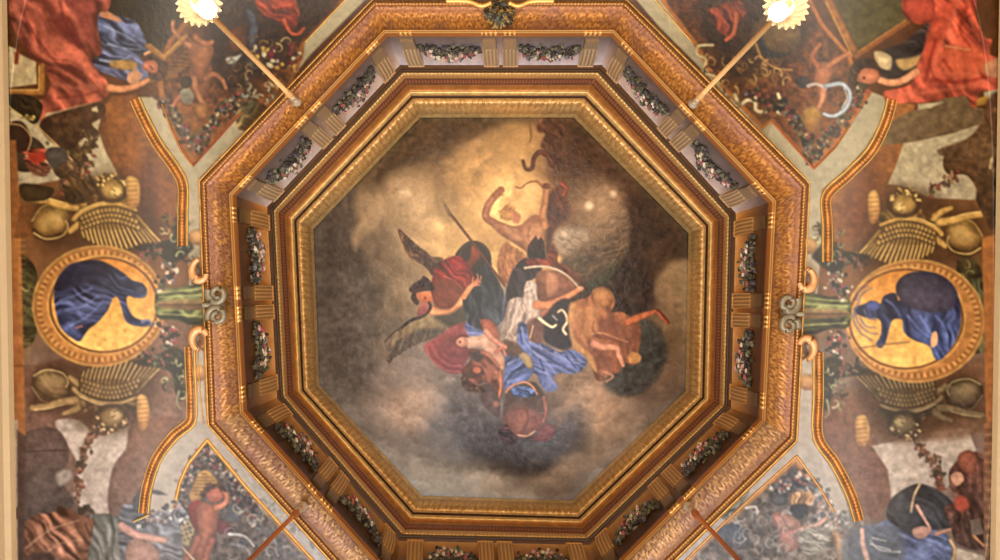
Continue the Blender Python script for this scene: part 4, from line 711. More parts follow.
ok = ~poly_mask(xm, ym, grow(K2, .985)) & (xm > WL(ym) - 11) & (xm < WR(ym) + 11); Fc = Fc[ok]; xm = xm[ok]; ym = ym[ok]
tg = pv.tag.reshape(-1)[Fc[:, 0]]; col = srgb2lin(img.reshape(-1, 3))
def piece(name, sel, parent=None, **kw):
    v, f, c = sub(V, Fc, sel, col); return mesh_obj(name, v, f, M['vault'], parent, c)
used = np.zeros(len(Fc), bool)
def thing(name, label, cat, parts, group=None):
    global used
    tot = np.isin(tg, [t for t, _ in parts])
    if not tot.any(): return None
    f = Fc[tot]; v = V[np.unique(f)]; o3 = v.mean(0)
    if len(parts) == 1:
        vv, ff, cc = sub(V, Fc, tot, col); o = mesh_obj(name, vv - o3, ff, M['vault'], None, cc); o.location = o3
    else:
        o = empty(name, tuple(o3))
        for t, n in parts:
            s = tg == t
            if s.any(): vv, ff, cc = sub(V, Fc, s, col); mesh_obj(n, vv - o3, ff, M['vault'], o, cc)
    used |= tot; tag(o, label, cat, group); return o
thing('painted_medallion', 'round gilt medallion with a blue bowed figure on orange ground, left side', 'medallion', [(20, 'ring_frame'), (21, 'gold_ground'), (22, 'blue_figure')], 'painted medallions')
thing('painted_medallion', 'round gilt medallion with a blue figure under a large dark veil, right side', 'medallion', [(24, 'ring_frame'), (25, 'gold_ground'), (26, 'blue_figure')], 'painted medallions')
SG = 'gilded winged sphinxes'
thing('gilded_sphinx', 'gilded winged sphinx above the left medallion', 'sphinx', [(10, 'body')], SG)
thing('gilded_sphinx', 'gilded winged sphinx below the left medallion', 'sphinx', [(11, 'body')], SG)
thing('gilded_sphinx', 'gilded winged sphinx above the right medallion', 'sphinx', [(12, 'body')], SG)
thing('gilded_sphinx', 'dull gilded winged sphinx below the right medallion', 'sphinx', [(13, 'body')], SG)
thing('bronze_baluster', 'green bronze scrolled baluster between the left medallion and the gilt border', 'baluster', [(30, 'shaft')], 'bronze balusters')
thing('bronze_baluster', 'green bronze scrolled baluster between the right medallion and the gilt border', 'baluster', [(31, 'shaft')], 'bronze balusters')
PG = 'painted corner panels'
thing('corner_panel', 'pointed corner panel with a brown winged child over garlands, upper left', 'painted panel', [(40, 'x')], PG)
thing('corner_panel', 'pointed corner panel with a striped vase and child holding a blue ribbon, upper right', 'painted panel', [(41, 'x')], PG)
thing('corner_panel', 'pointed corner panel with an orange skinned child and gold basket, lower left', 'painted panel', [(42, 'x')], PG)
thing('corner_panel', 'pointed corner panel with pink child among grey blue foliage, lower right', 'painted panel', [(43, 'x')], PG)
thing('painted_figure', 'painted woman in blue dress and wide rose robe, upper left', 'painted figure', [(50, 'x')])
thing('painted_figure', 'painted figure in billowing scarlet robe holding out an arm, upper right', 'painted figure', [(51, 'x')])
thing('painted_figure', 'painted grey veiled figure with bare arm and small crescent, lower left', 'painted figure', [(52, 'x')])
thing('painted_figure', 'painted ochre orange cloak at the lower left corner', 'painted figure', [(53, 'x')])
thing('painted_figure', 'painted figure in blue robe under a dark round hood, lower right', 'painted figure', [(54, 'x')])
thing('painted_figure', 'painted dark red bust beside the right wall, lower right', 'painted figure', [(55, 'x')])
o = piece('ceiling', ~used); tag(o, kind='structure')
# ---------------------------------------------------------------- octagonal bands, carved and gilded; crevice shade and highlights painted by relief
def side_pt(K, k, a):
    p, q = K[k], K[(k + 1) % 8]; return p[0] + (q[0] - p[0]) * a, p[1] + (q[1] - p[1]) * a
def band(name, KA, KB, dfun, cfun, parent, nt_, material=None, step=1.6, org=(0, 0, 0), inset=None):
    """a closed octagonal band between two outlines; dfun(t,s)->height; cfun(t,s,k)->colour 0..255; s = run along the whole ring in photo pixels"""
    Vs, Cs, Fs = [], [], []; s0 = 0; base = 0
    ts = np.linspace(0, 1, nt_)
    for k in range(8):
        p, q = side_pt(KB, k, 0), side_pt(KB, k, 1); L = math.hypot(q[0] - p[0], q[1] - p[1]); n = max(4, int(L / step))
        a = np.linspace(0, 1, n + 1); A, T = np.meshgrid(a, ts)
        xa, ya = side_pt(KA, k, A); xb, yb = side_pt(KB, k, A)
        X = xa + (xb - xa) * T; Y = ya + (yb - ya) * T; S_ = s0 + A * L
        u = (A - .5) * L * 1.0
        D = dfun(T, u, k); X_, Y_, Z_ = (X - CX) * D / F_PX, (Y - CY) * D / F_PX, CAMZ + D
        Vs.append(np.stack([X_, Y_, Z_], -1).reshape(-1, 3)); Cs.append(cfun(T, u, k, S_).reshape(-1, 3))
        Fs.append(grid_faces(nt_, n + 1) + base); base += nt_ * (n + 1); s0 += L
    V_ = np.concatenate(Vs) - np.array(org); return mesh_obj(name, V_, np.concatenate(Fs), material or M['gilt'], parent, srgb2lin(np.concatenate(Cs) / 255.))
def mixc(a, b, t): return np.array(a, float) * (1 - t[..., None]) + np.array(b, float) * t[..., None]
def scroll(T, u, per, seed=0):
    ph = u / per * 2 * math.pi; v = (T - .5) * 2
    g = np.cos(ph + 2.4 * v * np.sin(ph * .5)) * np.cos(v * 1.4) + .6 * np.sin(2 * ph + 5 * v) + 1.0 * (fbm(u / (per * .17), T * 9, seed, 2) - .5)
    return np.clip(.5 + .42 * g, 0, 1)
def beads(u, per): return np.clip(np.abs(np.sin(u * math.pi / per)) * 1.3, 0, 1)
def dlin(d0, d1, rel=None, amp=0): return lambda T, u, k: d0 + (d1 - d0) * T - (amp * rel(T, u) if rel else 0)
SIDE_T = [1.0, .96, .98, .9, .86, .9, .95, .92]
def flat(c, seed=1, n=.1):
    return lambda T, u, k, S_: np.array(c, float) * (1 + n * 2 * (fbm(S_ / 3, T * 2 + k, seed, 3) - .5) * 2)[..., None]
frame = empty('painting_frame', (0, 0, CAMZ + D_F)); fo = (0, 0, CAMZ + D_F)
tag(frame, 'stepped octagonal gilt frame with carved scrolls and beads round the central painting', 'frame')
g_ = lambda t: lerp(K0, KF, t)
DG = lambda t: D_CANVAS - .02 + (D_F - D_CANVAS) * t
band('inner_fillet', g_(-.01), g_(.055), dlin(7.47, 7.36), flat((226, 180, 112)), frame, 4, org=fo)
band('carved_scroll_band', g_(.055), g_(.36), lambda T, u, k: 7.36 - .22 * np.sin(T * math.pi * .6) - .012 * scroll(T, u, 6.2), lambda T, u, k, S_: mixc((164, 108, 56), (238, 188, 118), np.clip(.35 * scroll(T, u, 6.2) + .9 * (fbm(u / 1.6, T * 8, 4, 2) - .2) + .25 * np.exp(-((T - .35) / .15) ** 2), 0, 1)), frame, 12, step=1.1, org=fo)
band('groove', g_(.36), g_(.41), dlin(7.16, 7.14), flat((76, 42, 24)), frame, 3, org=fo)
band('bright_fillet', g_(.41), g_(.50), lambda T, u, k: 7.12 - .10 * T - .05 * np.sin(T * math.pi), flat((236, 190, 118)), frame, 6, org=fo)
band('plain_cove', g_(.50), g_(.62), lambda T, u, k: 7.02 - .16 * T ** 2, flat((170, 108, 56)), frame, 6, org=fo)
band('dark_bead_row', g_(.62), g_(.74), lambda T, u, k: 6.86 - .10 * T - .02 * beads(u, 3.2) * np.sin(T * math.pi), lambda T, u, k, S_: mixc((92, 48, 34), (176, 108, 72), beads(u, 3.2) * np.sin(T * math.pi)), frame, 7, step=.9, org=fo)
band('gold_torus', g_(.74), g_(.90), lambda T, u, k: 6.74 - .12 * T - .10 * np.sin(T * math.pi) - .015 * beads(u, 4), lambda T, u, k, S_: mixc((176, 118, 66), (232, 178, 108), .4 + .6 * beads(u, 4) * np.sin(T * math.pi)), frame, 9, step=1.2, org=fo)
band('outer_recess', g_(.90), g_(1.0), lambda T, u, k: 6.60 - .45 * T, flat((96, 54, 40)), frame, 5, org=fo)
# frieze: hollow band with brackets and garlands
LAV = [1, .85, 0, 0, 0, 0, 0, .85]  # lavender weight per side: window sheen painted into the upper sides
def frieze_d(T): return D_F + (D_R - D_F) * T ** 1.25
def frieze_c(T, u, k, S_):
    a = mixc((222, 156, 90), (96, 56, 32), np.clip(T * 1.25 - .15, 0, 1) ** 1.3); b_ = mixc((214, 190, 186), (120, 100, 96), np.clip(T * 1.3 - .25, 0, 1) ** 1.3)  # shade toward the rim painted into both tones
    a = a * (.78 if k in (3, 4, 5) else 1); return (a * (1 - LAV[k]) + b_ * LAV[k]) * (1 + .1 * (fbm(S_ / 5, T * 4, 7, 3) - .5) * 2)[..., None]  # lower sides painted darker, as turned from the window
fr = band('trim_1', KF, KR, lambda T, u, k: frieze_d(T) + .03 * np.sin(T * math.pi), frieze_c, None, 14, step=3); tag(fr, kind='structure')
border = empty('gilt_border', (0, 0, CAMZ + D_RIM)); bo = (0, 0, CAMZ + D_RIM)
tag(border, 'broad octagonal gilt border with fretwork and leaf moulding around the well of the ceiling', 'border')
CONS = []     # bracket places along a side, as fractions
def console_spans(k):
    L = math.dist(KR[k], KR[(k + 1) % 8]); wd = 15.5 / L
    e = .055; return [(e - wd * .1, e + wd * .95), (.5 - .012 - wd, .5 - .012), (.5 + .012, .5 + .012 + wd), (1 - e - wd * .95, 1 - e + wd * .1)]
def rim_bead(T, u, k):
    L = math.dist(K1[k], K1[(k + 1) % 8]); a = u / L + .5; m = np.zeros(a.shape)
    for s0, s1 in console_spans(k): m = np.maximum(m, ((a > s0) & (a < s1)) * 1.)
    return m * (np.sin(u * 2 * math.pi / 4.8) > -.1) * (T > .15) * (T < .55)
band('bead_rim', KR, K1, lambda T, u, k: D_R - .12 * T ** .6 - .03 * rim_bead(T, u, k), lambda T, u, k, S_: mixc((170, 98, 42), (242, 190, 116), np.clip(rim_bead(T, u, k) * .8 + np.exp(-((T - .66) / .07) ** 2) + np.exp(-((T - .95) / .08) ** 2), 0, 1)), border, 12, step=1.2, org=bo)
def fret(T, u):
    per = 9.; x = (u / per) % 1; a = np.abs(x - .5) * 2; v = (T * 2.4) % 1
    r = np.hypot(a, v); g = .5 + .5 * np.cos(r * 9)
    lines = 1 - .7 * (np.exp(-((T - .06) / .03) ** 2) + np.exp(-((T - .86) / .03) ** 2)); return np.clip(.1 + g * .4 + 1.3 * (fbm(u / 1.7, T * 14, 5, 3) - .3), 0, 1) * lines
def fret_c(T, u, k, S_):
    c = mixc((112, 60, 26), (206, 136, 62), fret(T, u) * .95); od = np.clip((T - .62) * 4, 0, .6)[..., None]; c = c * (1 - od) + np.array((128, 76, 48)) * od; cool = {3: .55, 4: .75, 5: .65, 2: .12, 6: .25}.get(k, 0)  # lower sides greyed: cool window haze painted into the gilding
    l = c.mean(-1, keepdims=True) * np.array([1.1, 1.0, .98]); c = c * (1 - cool * .5) + l * cool * .5
    st = np.clip((fbm(S_ / 22, T * 1.5, 9, 3) - .52) * 5, 0, .35)[..., None]; return c * (1 - st) + np.array((104, 64, 62)) * st
Kf = lerp(K1, K2, .76)
band('fret_band', K1, Kf, lambda T, u, k: D_RIM - .02 + .02 * np.sin(T * math.pi) - .006 * fret(T, u), fret_c, border, 22, step=1.0, org=bo)
def egg(T, u): return beads(u, 3.4) * np.sin(T * math.pi)
band('egg_moulding', Kf, lerp(K1, K2, .94), lambda T, u, k: D_RIM - .03 - .035 * np.sin(T * math.pi) - .012 * egg(T, u), lambda T, u, k, S_: mixc((128, 76, 40), (206, 144, 80), egg(T, u)), border, 8, step=.9, org=bo)
band('outer_fillet', lerp(K1, K2, .94), lerp(K1, K2, 1.06), lambda T, u, k: D_RIM - .05 * np.sin(T * math.pi) + .03 * T, flat((212, 150, 80)), border, 5, org=bo)
# ---- brackets
SN = ['top', 'upper right', 'right', 'lower right', 'bottom', 'lower left', 'left', 'upper left']
PN = [['at its left end', 'left of its middle', 'right of its middle', 'at its right end'], ['at its upper end', 'just above its middle', 'just below its middle', 'at its lower end']]
def fpos(k, a, T, raise_):
    xa, ya = side_pt(KF, k, a); xb, yb = side_pt(KR, k, a); x = xa + (xb - xa) * T; y = ya + (yb - ya) * T
    p, q = KR[k], KR[(k + 1) % 8]; dx, dy = q[0] - p[0], q[1] - p[1]; L = math.hypot(dx, dy); nx, ny = -dy / L, dx / L   # toward the centre
    D = frieze_d(T)
    return np.stack([(x - CX) * D / F_PX + nx * raise_, (y - CY) * D / F_PX + ny * raise_, CAMZ + D - .25 * raise_ + 0 * x], -1)
def block(k, a0, a1, t0, t1, rf, na, nt_, cf, name, mat_, parent, org, sides=True):
    a = np.linspace(a0, a1, na); t = np.linspace(t0, t1, nt_); A, T = np.meshgrid(a, t)
    R_ = rf((A - a0) / (a1 - a0), (T - t0) / (t1 - t0)); V_ = fpos(k, A, T, R_).reshape(-1, 3); Fq = [tuple(f) for f in grid_faces(nt_, na).tolist()]
    B = fpos(k, A, T, R_ * 0 - .03).reshape(-1, 3); n = len(V_); V_ = np.concatenate([V_, B])
    ring = [j for j in range(na)] + [i * na + na - 1 for i in range(1, nt_)] + [(nt_ - 1) * na + j for j in range(na - 2, -1, -1)] + [i * na for i in range(nt_ - 2, 0, -1)]
    for i in range(len(ring)): p_, q_ = ring[i], ring[(i + 1) % len(ring)]; Fq.append((q_, p_, p_ + n, q_ + n))
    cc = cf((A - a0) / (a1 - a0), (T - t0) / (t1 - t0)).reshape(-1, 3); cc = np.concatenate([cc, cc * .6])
    return mesh_obj(name, V_ - org, Fq, mat_, parent, srgb2lin(cc / 255.), smooth=False)
M['leafv'] = M['leaf']
icos = bpy.data.meshes.new('t'); _bm = None
def blob_cloud(items):    # small faceted petals: (centre, radius, colour)
    base = np.array([(0,0,1),(1,0,0),(0,1,0),(-1,0,0),(0,-1,0),(0,0,-1),(.6,.6,.5),(-.6,.6,.5),(-.6,-.6,.5),(.6,-.6,.5)]) ; f0 = [(0,1,6),(0,6,2),(0,2,7),(0,7,3),(0,3,8),(0,8,4),(0,4,9),(0,9,1),(5,6,1),(5,2,6),(5,7,2),(5,3,7),(5,8,3),(5,4,8),(5,9,4),(5,1,9)]
    V_, F_, C_ = [], [], []
    R = random.Random(3)
    for c, r, cl in items:
        an = R.random() * 6; ca, sa = math.cos(an), math.sin(an); S_ = np.array([r * R.uniform(.8, 1.5), r * R.uniform(.6, 1), r * .8]); b0 = base * S_
        b1 = np.stack([b0[:, 0] * ca - b0[:, 1] * sa, b0[:, 0] * sa + b0[:, 1] * ca, b0[:, 2]], -1) + np.array(c)
        n = len(V_) * 10; V_.append(b1); C_.append(np.tile(np.array(cl, float), (10, 1))); F_ += [tuple(i + n for i in f) for f in f0]
    return np.concatenate(V_), F_, srgb2lin(np.concatenate(C_) / 255.)
R = random.Random(11)
for k in range(8):
    lav = LAV[k]; PNk = PN[0] if k in (0, 4) else PN[1]; rev = k in (4, 5, 6)
    spans = console_spans(k)
    for i, (a0, a1) in enumerate(spans):
        am = (a0 + a1) / 2; org = fpos(k, np.array(am), np.array(.5), np.array(0.)).reshape(3)
        root = empty('frieze_bracket', tuple(org)); nm = PNk[3 - i] if rev else PNk[i]
        tag(root, 'scrolled gilt bracket on the %s side of the octagonal frieze, %s' % (SN[k], nm), 'bracket', 'gilt brackets of the frieze')
        gb = np.array((228, 166, 98)) * (1 - lav) + np.array((226, 184, 142)) * lav  # bracket tone carries the painted window sheen of its side
        block(k, a0, a1, .0, .60, lambda a, t: .022 + .018 * np.sin(t * 3.1) + .003 * np.cos(a * 25), 13, 9, lambda a, t: np.ones(a.shape + (3,)) * gb * (.8 + .2 * np.cos(a * 25))[..., None], 'fluted_body', M['gilt'], root, org)
        block(k, a0 + (a1 - a0) * .08, a1 - (a1 - a0) * .08, .60, .98, lambda a, t: .012 + .02 * t, 5, 5, lambda a, t: np.ones(a.shape + (3,)) * gb * (.72 - .3 * t * (1 - lav))[..., None], 'upper_block', M['gilt'], root, org)  # shade toward the rim painted into the block
        block(k, a0 - (a1 - a0) * .04, a1 + (a1 - a0) * .04, -.03, .05, lambda a, t: .03 + 0 * a, 2, 2, lambda a, t: np.ones(a.shape + (3,)) * gb * 1.08, 'foot_fillet', M['gilt'], root, org)
    for i, (a0, a1) in enumerate(((spans[0][1] + .012, spans[1][0] - .012), (spans[2][1] + .012, spans[3][0] - .012))):
        am = (a0 + a1) / 2; org = fpos(k, np.array(am), np.array(.5), np.array(0.)).reshape(3); root = empty('flower_garland', tuple(org))
        half = ('left half', 'right half') if k in (0, 4) else ('upper half', 'lower half'); half = half[1 - i] if rev else half[i]
        tag(root, 'dark leafy swag with pale flowers, %s of the %s frieze side' % (half, SN[k]), 'garland', 'flower garlands of the frieze')
        Lf, Fw = [], []
        for _ in range(230):
            a = R.random(); env = math.sin(a * math.pi) ** .6; T = .62 - .13 * math.sin(a * math.pi) + R.gauss(0, .10) * (.5 + env * .6)
            c = fpos(k, np.array(a0 + (a1 - a0) * a), np.array(T), np.array(.012 + R.random() * .02 * env)).reshape(3) - org
            Lf.append((c, R.uniform(.012, .024), R.choice([(64,56,42),(84,78,56),(48,42,36),(104,98,78),(72,62,64)])))
        for _ in range(34):
            a = .5 + R.gauss(0, .22)
            if not .06 < a < .94: continue
            T = .56 - .13 * math.sin(a * math.pi) + R.gauss(0, .07); c = fpos(k, np.array(a0 + (a1 - a0) * a), np.array(T), np.array(.035)).reshape(3) - org
            Fw.append((c, R.uniform(.014, .026), R.choice([(206,190,166),(176,130,120),(150,76,70),(120,116,92),(190,168,140),(110,104,104)])))
        v, f, c = blob_cloud(Lf); mesh_obj('leaves', v, f, M['leaf'], root, c, smooth=False); 
        for q in Fw: v, f, c = blob_cloud([(q[0] * 0, q[1], q[2])]); fo2 = mesh_obj('flower', v, f, M['leaf'], root, c, smooth=False); fo2.location = q[0]
# ---- mouldings laid on the vault
NT = [1]
def offs(path, o):
    q = np.array([tuple(map(float, p)) for p in path]); d = np.gradient(q, axis=0); d /= np.linalg.norm(d, axis=1)[:, None]; return [tuple(p) for p in q + np.stack([-d[:, 1], d[:, 0]], -1) * o]
def arch(path, side):
    q = spl(path, False, 6)
    trim(q, 3.6, GO, .035); trim(offs(q, side * 5.2), 6.4, (150, 94, 46), .022, bead=3.2); trim(offs(q, side * 9.4), 1.8, GO, .02)
def trim(path, wpx, colour, lift=.03, smooth=False, bead=0, step=1.5, prof=7, name=None, closed=False):
    NT[0] += 1; pts = spl(path, closed, 10) if smooth else [tuple(p) for p in path]
    q = []
    for i in range(len(pts) - (0 if closed else 1)):
        a, b_ = pts[i], pts[(i + 1) % len(pts)]; n = max(1, int(math.dist(a, b_) / step)); q += [(a[0] + (b_[0] - a[0]) * j / n, a[1] + (b_[1] - a[1]) * j / n) for j in range(n)]
    if not closed: q.append(pts[-1])
    q = np.array(q); d = np.gradient(q, axis=0) if not closed else (np.roll(q, -1, 0) - np.roll(q, 1, 0)); d /= np.linalg.norm(d, axis=1)[:, None] + 1e-9; nrm = np.stack([-d[:, 1], d[:, 0]], -1)
    v = np.linspace(-1, 1, prof); P3 = q[:, None, :] + nrm[:, None, :] * (v * wpx / 2)[None, :, None]
    D = vd(P3[..., 0], P3[..., 1]) + .004 - lift * (np.sqrt(np.clip(1 - v ** 2, 0, 1)) * (.75 + .25 * np.cos(v * 6)))[None, :]
    V_ = np.stack([(P3[..., 0] - CX) * D / F_PX, (P3[..., 1] - CY) * D / F_PX, CAMZ + D], -1).reshape(-1, 3)
    f = grid_faces(len(q), prof)[:, ::-1]
    if closed:
        n = len(q); e = np.array([[(n - 1) * prof + j, j, j + 1, (n - 1) * prof + j + 1] for j in range(prof - 1)]); f = np.concatenate([f, e])
    sarc = np.arange(len(q))[:, None] * step + 0 * v[None, :]; nn = fbm(sarc / 3, v[None, :] * 2 + 9 + 0 * sarc, NT[0], 3)
    cc = np.array(colour, float) * (.85 + .25 * (1 - v ** 2)[None, :, None] + .16 * (nn[..., None] - .5) * 2)
    if bead: cc = cc * (.62 + .62 * np.clip(beads(sarc, bead) * np.cos(v * 1.3)[None, :] + .1, 0, 1))[..., None]
    o = mesh_obj(name or 'trim_%d' % NT[0], V_, f, M['gilt'], None, srgb2lin(cc.reshape(-1, 3) / 255.)); tag(o, kind='structure'); return o
GO = (204, 154, 84); GD = (146, 98, 52); RD = (150, 70, 40)
arch([(187,246),(187,214),(187,184),(178,165),(161,141),(148,117),(139,97)], -1)
trim([(193,166),(181,150),(171,128),(162,104)], 2.4, (190,120,60), .02); trim([(193,166),(215,142),(242,112)], 2.4, (150,76,46), .02); trim([(305,42),(345,0),(400,-60)], 2.4, GO, .02)
arch([(194,346),(195,375),(196,402),(194,424),(176,440),(160,462),(151,490),(148,514)], 1); trim([(149,515),(133,522)], 2.6, (226,186,120)); trim(spl([(197,348),(199,375),(201,402),(204,424)],False), 1.6, GO, .02)
trim([(176,500),(180,482),(188,464),(207,440),(245,486),(372,625)], 4.4, (204,146,82), .02)
arch([(823,262),(823,225),(823,194),(846,171),(868,148),(882,120),(888,98)], 1)
trim([(814,169),(772,122)], 2.6, (176,100,56), .02); trim([(692,42),(660,6),(620,-50)], 2.4, GO, .02); trim([(814,169),(835,148),(850,126)], 2.4, (176,112,56), .02)
arch([(814,352),(814,395),(814,438),(832,466),(847,496),(855,522)], -1)
trim([(834,512),(820,488),(797,456),(752,497),(694,552),(620,632)], 3.2, (198,142,88), .02)
# central mask ornament on the top border
def ring_lump(name, label, cat, x0, y0, s, dd):
    L_ = []; R2 = random.Random(5); org = np.array(pt(x0, y0, dd))
    for _ in range(150):
        a = R2.random() * 6.28; r = R2.random() ** .5; c = np.array(pt(x0 + math.cos(a) * r * 14 * s, y0 + math.sin(a) * r * 13 * s, dd - .03 - .06 * (1 - r))) - org
        L_.append((c, R2.uniform(.014, .03), R2.choice([(62,54,46),(96,78,50),(150,112,62),(110,110,104),(46,38,34),(176,130,72)])))
    v, f, c = blob_cloud(L_); root = empty(name, tuple(org)); tag(root, label, cat); mesh_obj('grotesque_head', v, f, M['gilt'], root, c, smooth=False)
    for sg in (-1, 1):
        pth = [np.array(pt(x0 + sg * u, y0 - 13 + 5 * math.exp(-((u - 18) / 9) ** 2), dd - .07)) - org for u in np.linspace(9, 54, 24)]
        vv, ff = tube(pth, .018, 8); mesh_obj('scroll_arm', vv, ff, M['giltp'], root)
def tube(path, r, n=10, caps=True):
    path = [np.array(p, float) for p in path]; V_, F_ = [], []; m = len(path)
    rr = r if hasattr(r, '__len__') else [r] * m
    for i, p in enumerate(path):
        d = path[min(i + 1, m - 1)] - path[max(i - 1, 0)]; d /= np.linalg.norm(d) + 1e-12; ref = np.array([1., 0, 0]) if abs(d[0]) < .8 else np.array([0, 1., 0])
        a = np.cross(d, ref); a /= np.linalg.norm(a); b_ = np.cross(d, a)
        for j in range(n): t = 2 * math.pi * j / n; V_.append(p + rr[i] * (a * math.cos(t) + b_ * math.sin(t)))
    for i in range(m - 1):
        for j in range(n): F_.append((i * n + j, i * n + (j + 1) % n, (i + 1) * n + (j + 1) % n, (i + 1) * n + j))
    if caps: F_.append(tuple(range(n))); F_.append(tuple((m - 1) * n + j for j in range(n - 1, -1, -1)))
    return V_, F_
ring_lump('grotesque_mask', 'dark gilt grotesque mask with scroll arms at the middle of the top border', 'mask', 500, 14, 1., D_RIM - .03)
def volutes(root, m):
    org = np.array(root.location)
    for s_ in (-1, 1):
        P_ = []
        for k in range(40):
            t = k / 39; a = math.pi * (1.15 - 2.9 * t); r_ = 9.5 * (1 - .72 * t); u, v_ = 60 + r_ * math.cos(a), s_ * (11 - r_ * math.sin(a) * 1.05)
            x, y = m(u, v_); P_.append(np.array(pt(x, y, 5.30 - .03 * t)) - org)
        v, f = tube(P_, [.030 * (1 - .55 * k / 39) for k in range(40)], 10); mesh_obj('volute', v, f, M['verdigris'], root)
        P_ = []
        for k in range(30):
            t = k / 29; a = math.pi * (1.45 - 1.35 * t); r_ = 11 * (1 - .5 * t); x, y = m(44 + r_ * math.cos(a), s_ * (33 - r_ * 1.2 * math.sin(a))); P_.append(np.array(pt(x, y, 5.32)) - org)
        v, f = tube(P_, [.034 * (1 - .5 * abs(k - 15) / 15) for k in range(30)], 10); mesh_obj('gold_scroll', v, f, M['rosegold'], root)
    P_ = [np.array(pt(*m(u, 0), 5.31)) - org for u in (46, 54, 62, 68)]; v, f = tube(P_, [.022, .026, .02, .008], 8); mesh_obj('central_stem', v, f, M['verdigris'], root)
M['verdigris'] = mat('verdigris_bronze', (122, 110, 86), rough=.45, metal=.3, noise=.35, nscale=14); M['rosegold'] = mat('rose_gilding', (206, 150, 98), rough=.45, metal=.3, noise=.3, nscale=12)
for o in [o for o in C.objects if o.name.startswith('bronze_baluster')]:
    left = o.location.x < 0; old = o; rt = empty('x', tuple(old.location)); 
    for kk in ('label', 'category', 'group'): rt[kk] = old[kk]; del old[kk]
    nm = old.name; old.name = 'shaft'; rt.name = nm; old.parent = rt; old.location = (0, 0, 0)
    volutes(rt, (lambda u, v: (157 + u, 305 + v)) if left else (lambda u, v: (849 - u, 314 + v)))
# ---------------------------------------------------------------- hanging lamps
def lathe(prof, n, frill=0., nf=18, fr0=0):
    V_, F_ = [], []
    for i, (r, z) in enumerate(prof):
        w_ = max(0, (i - fr0)) / max(1, len(prof) - 1 - fr0)
        for j in range(n):
            t = 2 * math.pi * j / n; rr = r * (1 + frill * w_ * math.cos(nf * t)); V_.append((rr * math.cos(t), rr * math.sin(t), z + .10 * r * frill * 4 * w_ * math.cos(nf * t)))
    for i in range(len(prof) - 1):
        for j in range(n): F_.append((i * n + j, i * n + (j + 1) % n, (i + 1) * n + (j + 1) % n, (i + 1) * n + j))
    return V_, F_
RAT = 1.455
def lamp(px, py, lab, dk):
    hook_d = D_RIM - .05; X0, Y0, Z0 = pt(px, py, hook_d); zl = CAMZ + hook_d / RAT; L = Z0 - zl
    o = empty('hanging_lamp', (X0, Y0, Z0)); tag(o, lab, 'lamp', 'hanging lamps')
    rod = M['shaded_brass'] if dk else M['brass']
    v, f = tube([(0, 0, 0), (0, 0, -L + .02)], .017, 12); mesh_obj('rod', v, f, rod, o)
    v, f = lathe([(.002, 0), (.036, 0), (.04, -.015), (.03, -.03), (.016, -.05), (.016, -.07), (.024, -.085), (.028, -.10), (.022, -.12), (.012, -.14)], 20); mesh_obj('ceiling_rose', v, f, M['silver'], o)
    v, f = lathe([(.012, -.16), (.026, -.18), (.03, -.21), (.022, -.24), (.016, -.30), (.012, -.32)], 16); mesh_obj('rod_knop', v, f, rod, o)
    v, f = lathe([(.012, -L + .10), (.03, -L + .08), (.034, -L + .04), (.05, -L + .02), (.03, -L), (.018, -L - .03)], 20); mesh_obj('gallery', v, f, rod, o)
    # frilled shade opening downward like a flower
    prof = [(.03, -L + .02), (.045, -L + .015), (.066, -L), (.086, -L - .02), (.100, -L - .042), (.108, -L - .06), (.113, -L - .072)]
    v, f = lathe(prof, 160, .09, 20, 1); mesh_obj('shade', v, f, M['shade'], o)
    v, f = lathe([(.03, -L - .005), (.045, -L - .03), (.05, -L - .06), (.038, -L - .09), (.02, -L - .10)], 32, .05, 8, 0); mesh_obj('inner_cup', v, f, M['cup'], o)
    s = 1 if px < 500 else -1
    bx, by = .036 * s, .022
    v, f = lathe([(.002, .0), (.03, -.006), (.048, -.03), (.05, -.05), (.04, -.075), (.02, -.09), (.002, -.094)], 24); v = [(a + bx, b_ + by, c - L - .01) for a, b_, c in v]; mesh_obj('bulb', v, f, M['bulb'], o)
    for yy in (-1,):
        ld = bpy.data.lights.new('lamp_light', 'POINT'); ld.energy = LAMP_W; ld.color = (1, .72, .42); ld.shadow_soft_size = .12; lo = bpy.data.objects.new('lamp_light', ld); C.objects.link(lo); lo.location = (X0 + bx * .5, Y0 + by, Z0 - L - .42)
M['shaded_brass'] = mat('shaded_brass', (176, 104, 56), rough=.4, metal=.4); M['silver'] = mat('tarnished_silver', (190, 172, 146), rough=.4, metal=.5); M['cup'] = mat('frosted_cup', (214, 170, 140), rough=.3, emit=((230, 170, 130), .25))  # lower rods: same brass, weaker light painted as a darker tone
lamp(297, 102, 'frilled glass lamp with a lit bulb hanging on a brass rod, upper left', 0)
lamp(693, 104, 'frilled glass lamp with a lit bulb hanging on a brass rod, upper right', 0)
lamp(303, 506, 'brass lamp rod hanging from the lower left of the gilt border', 1)
lamp(688, 506, 'brass lamp rod hanging from the lower right of the gilt border', 1)
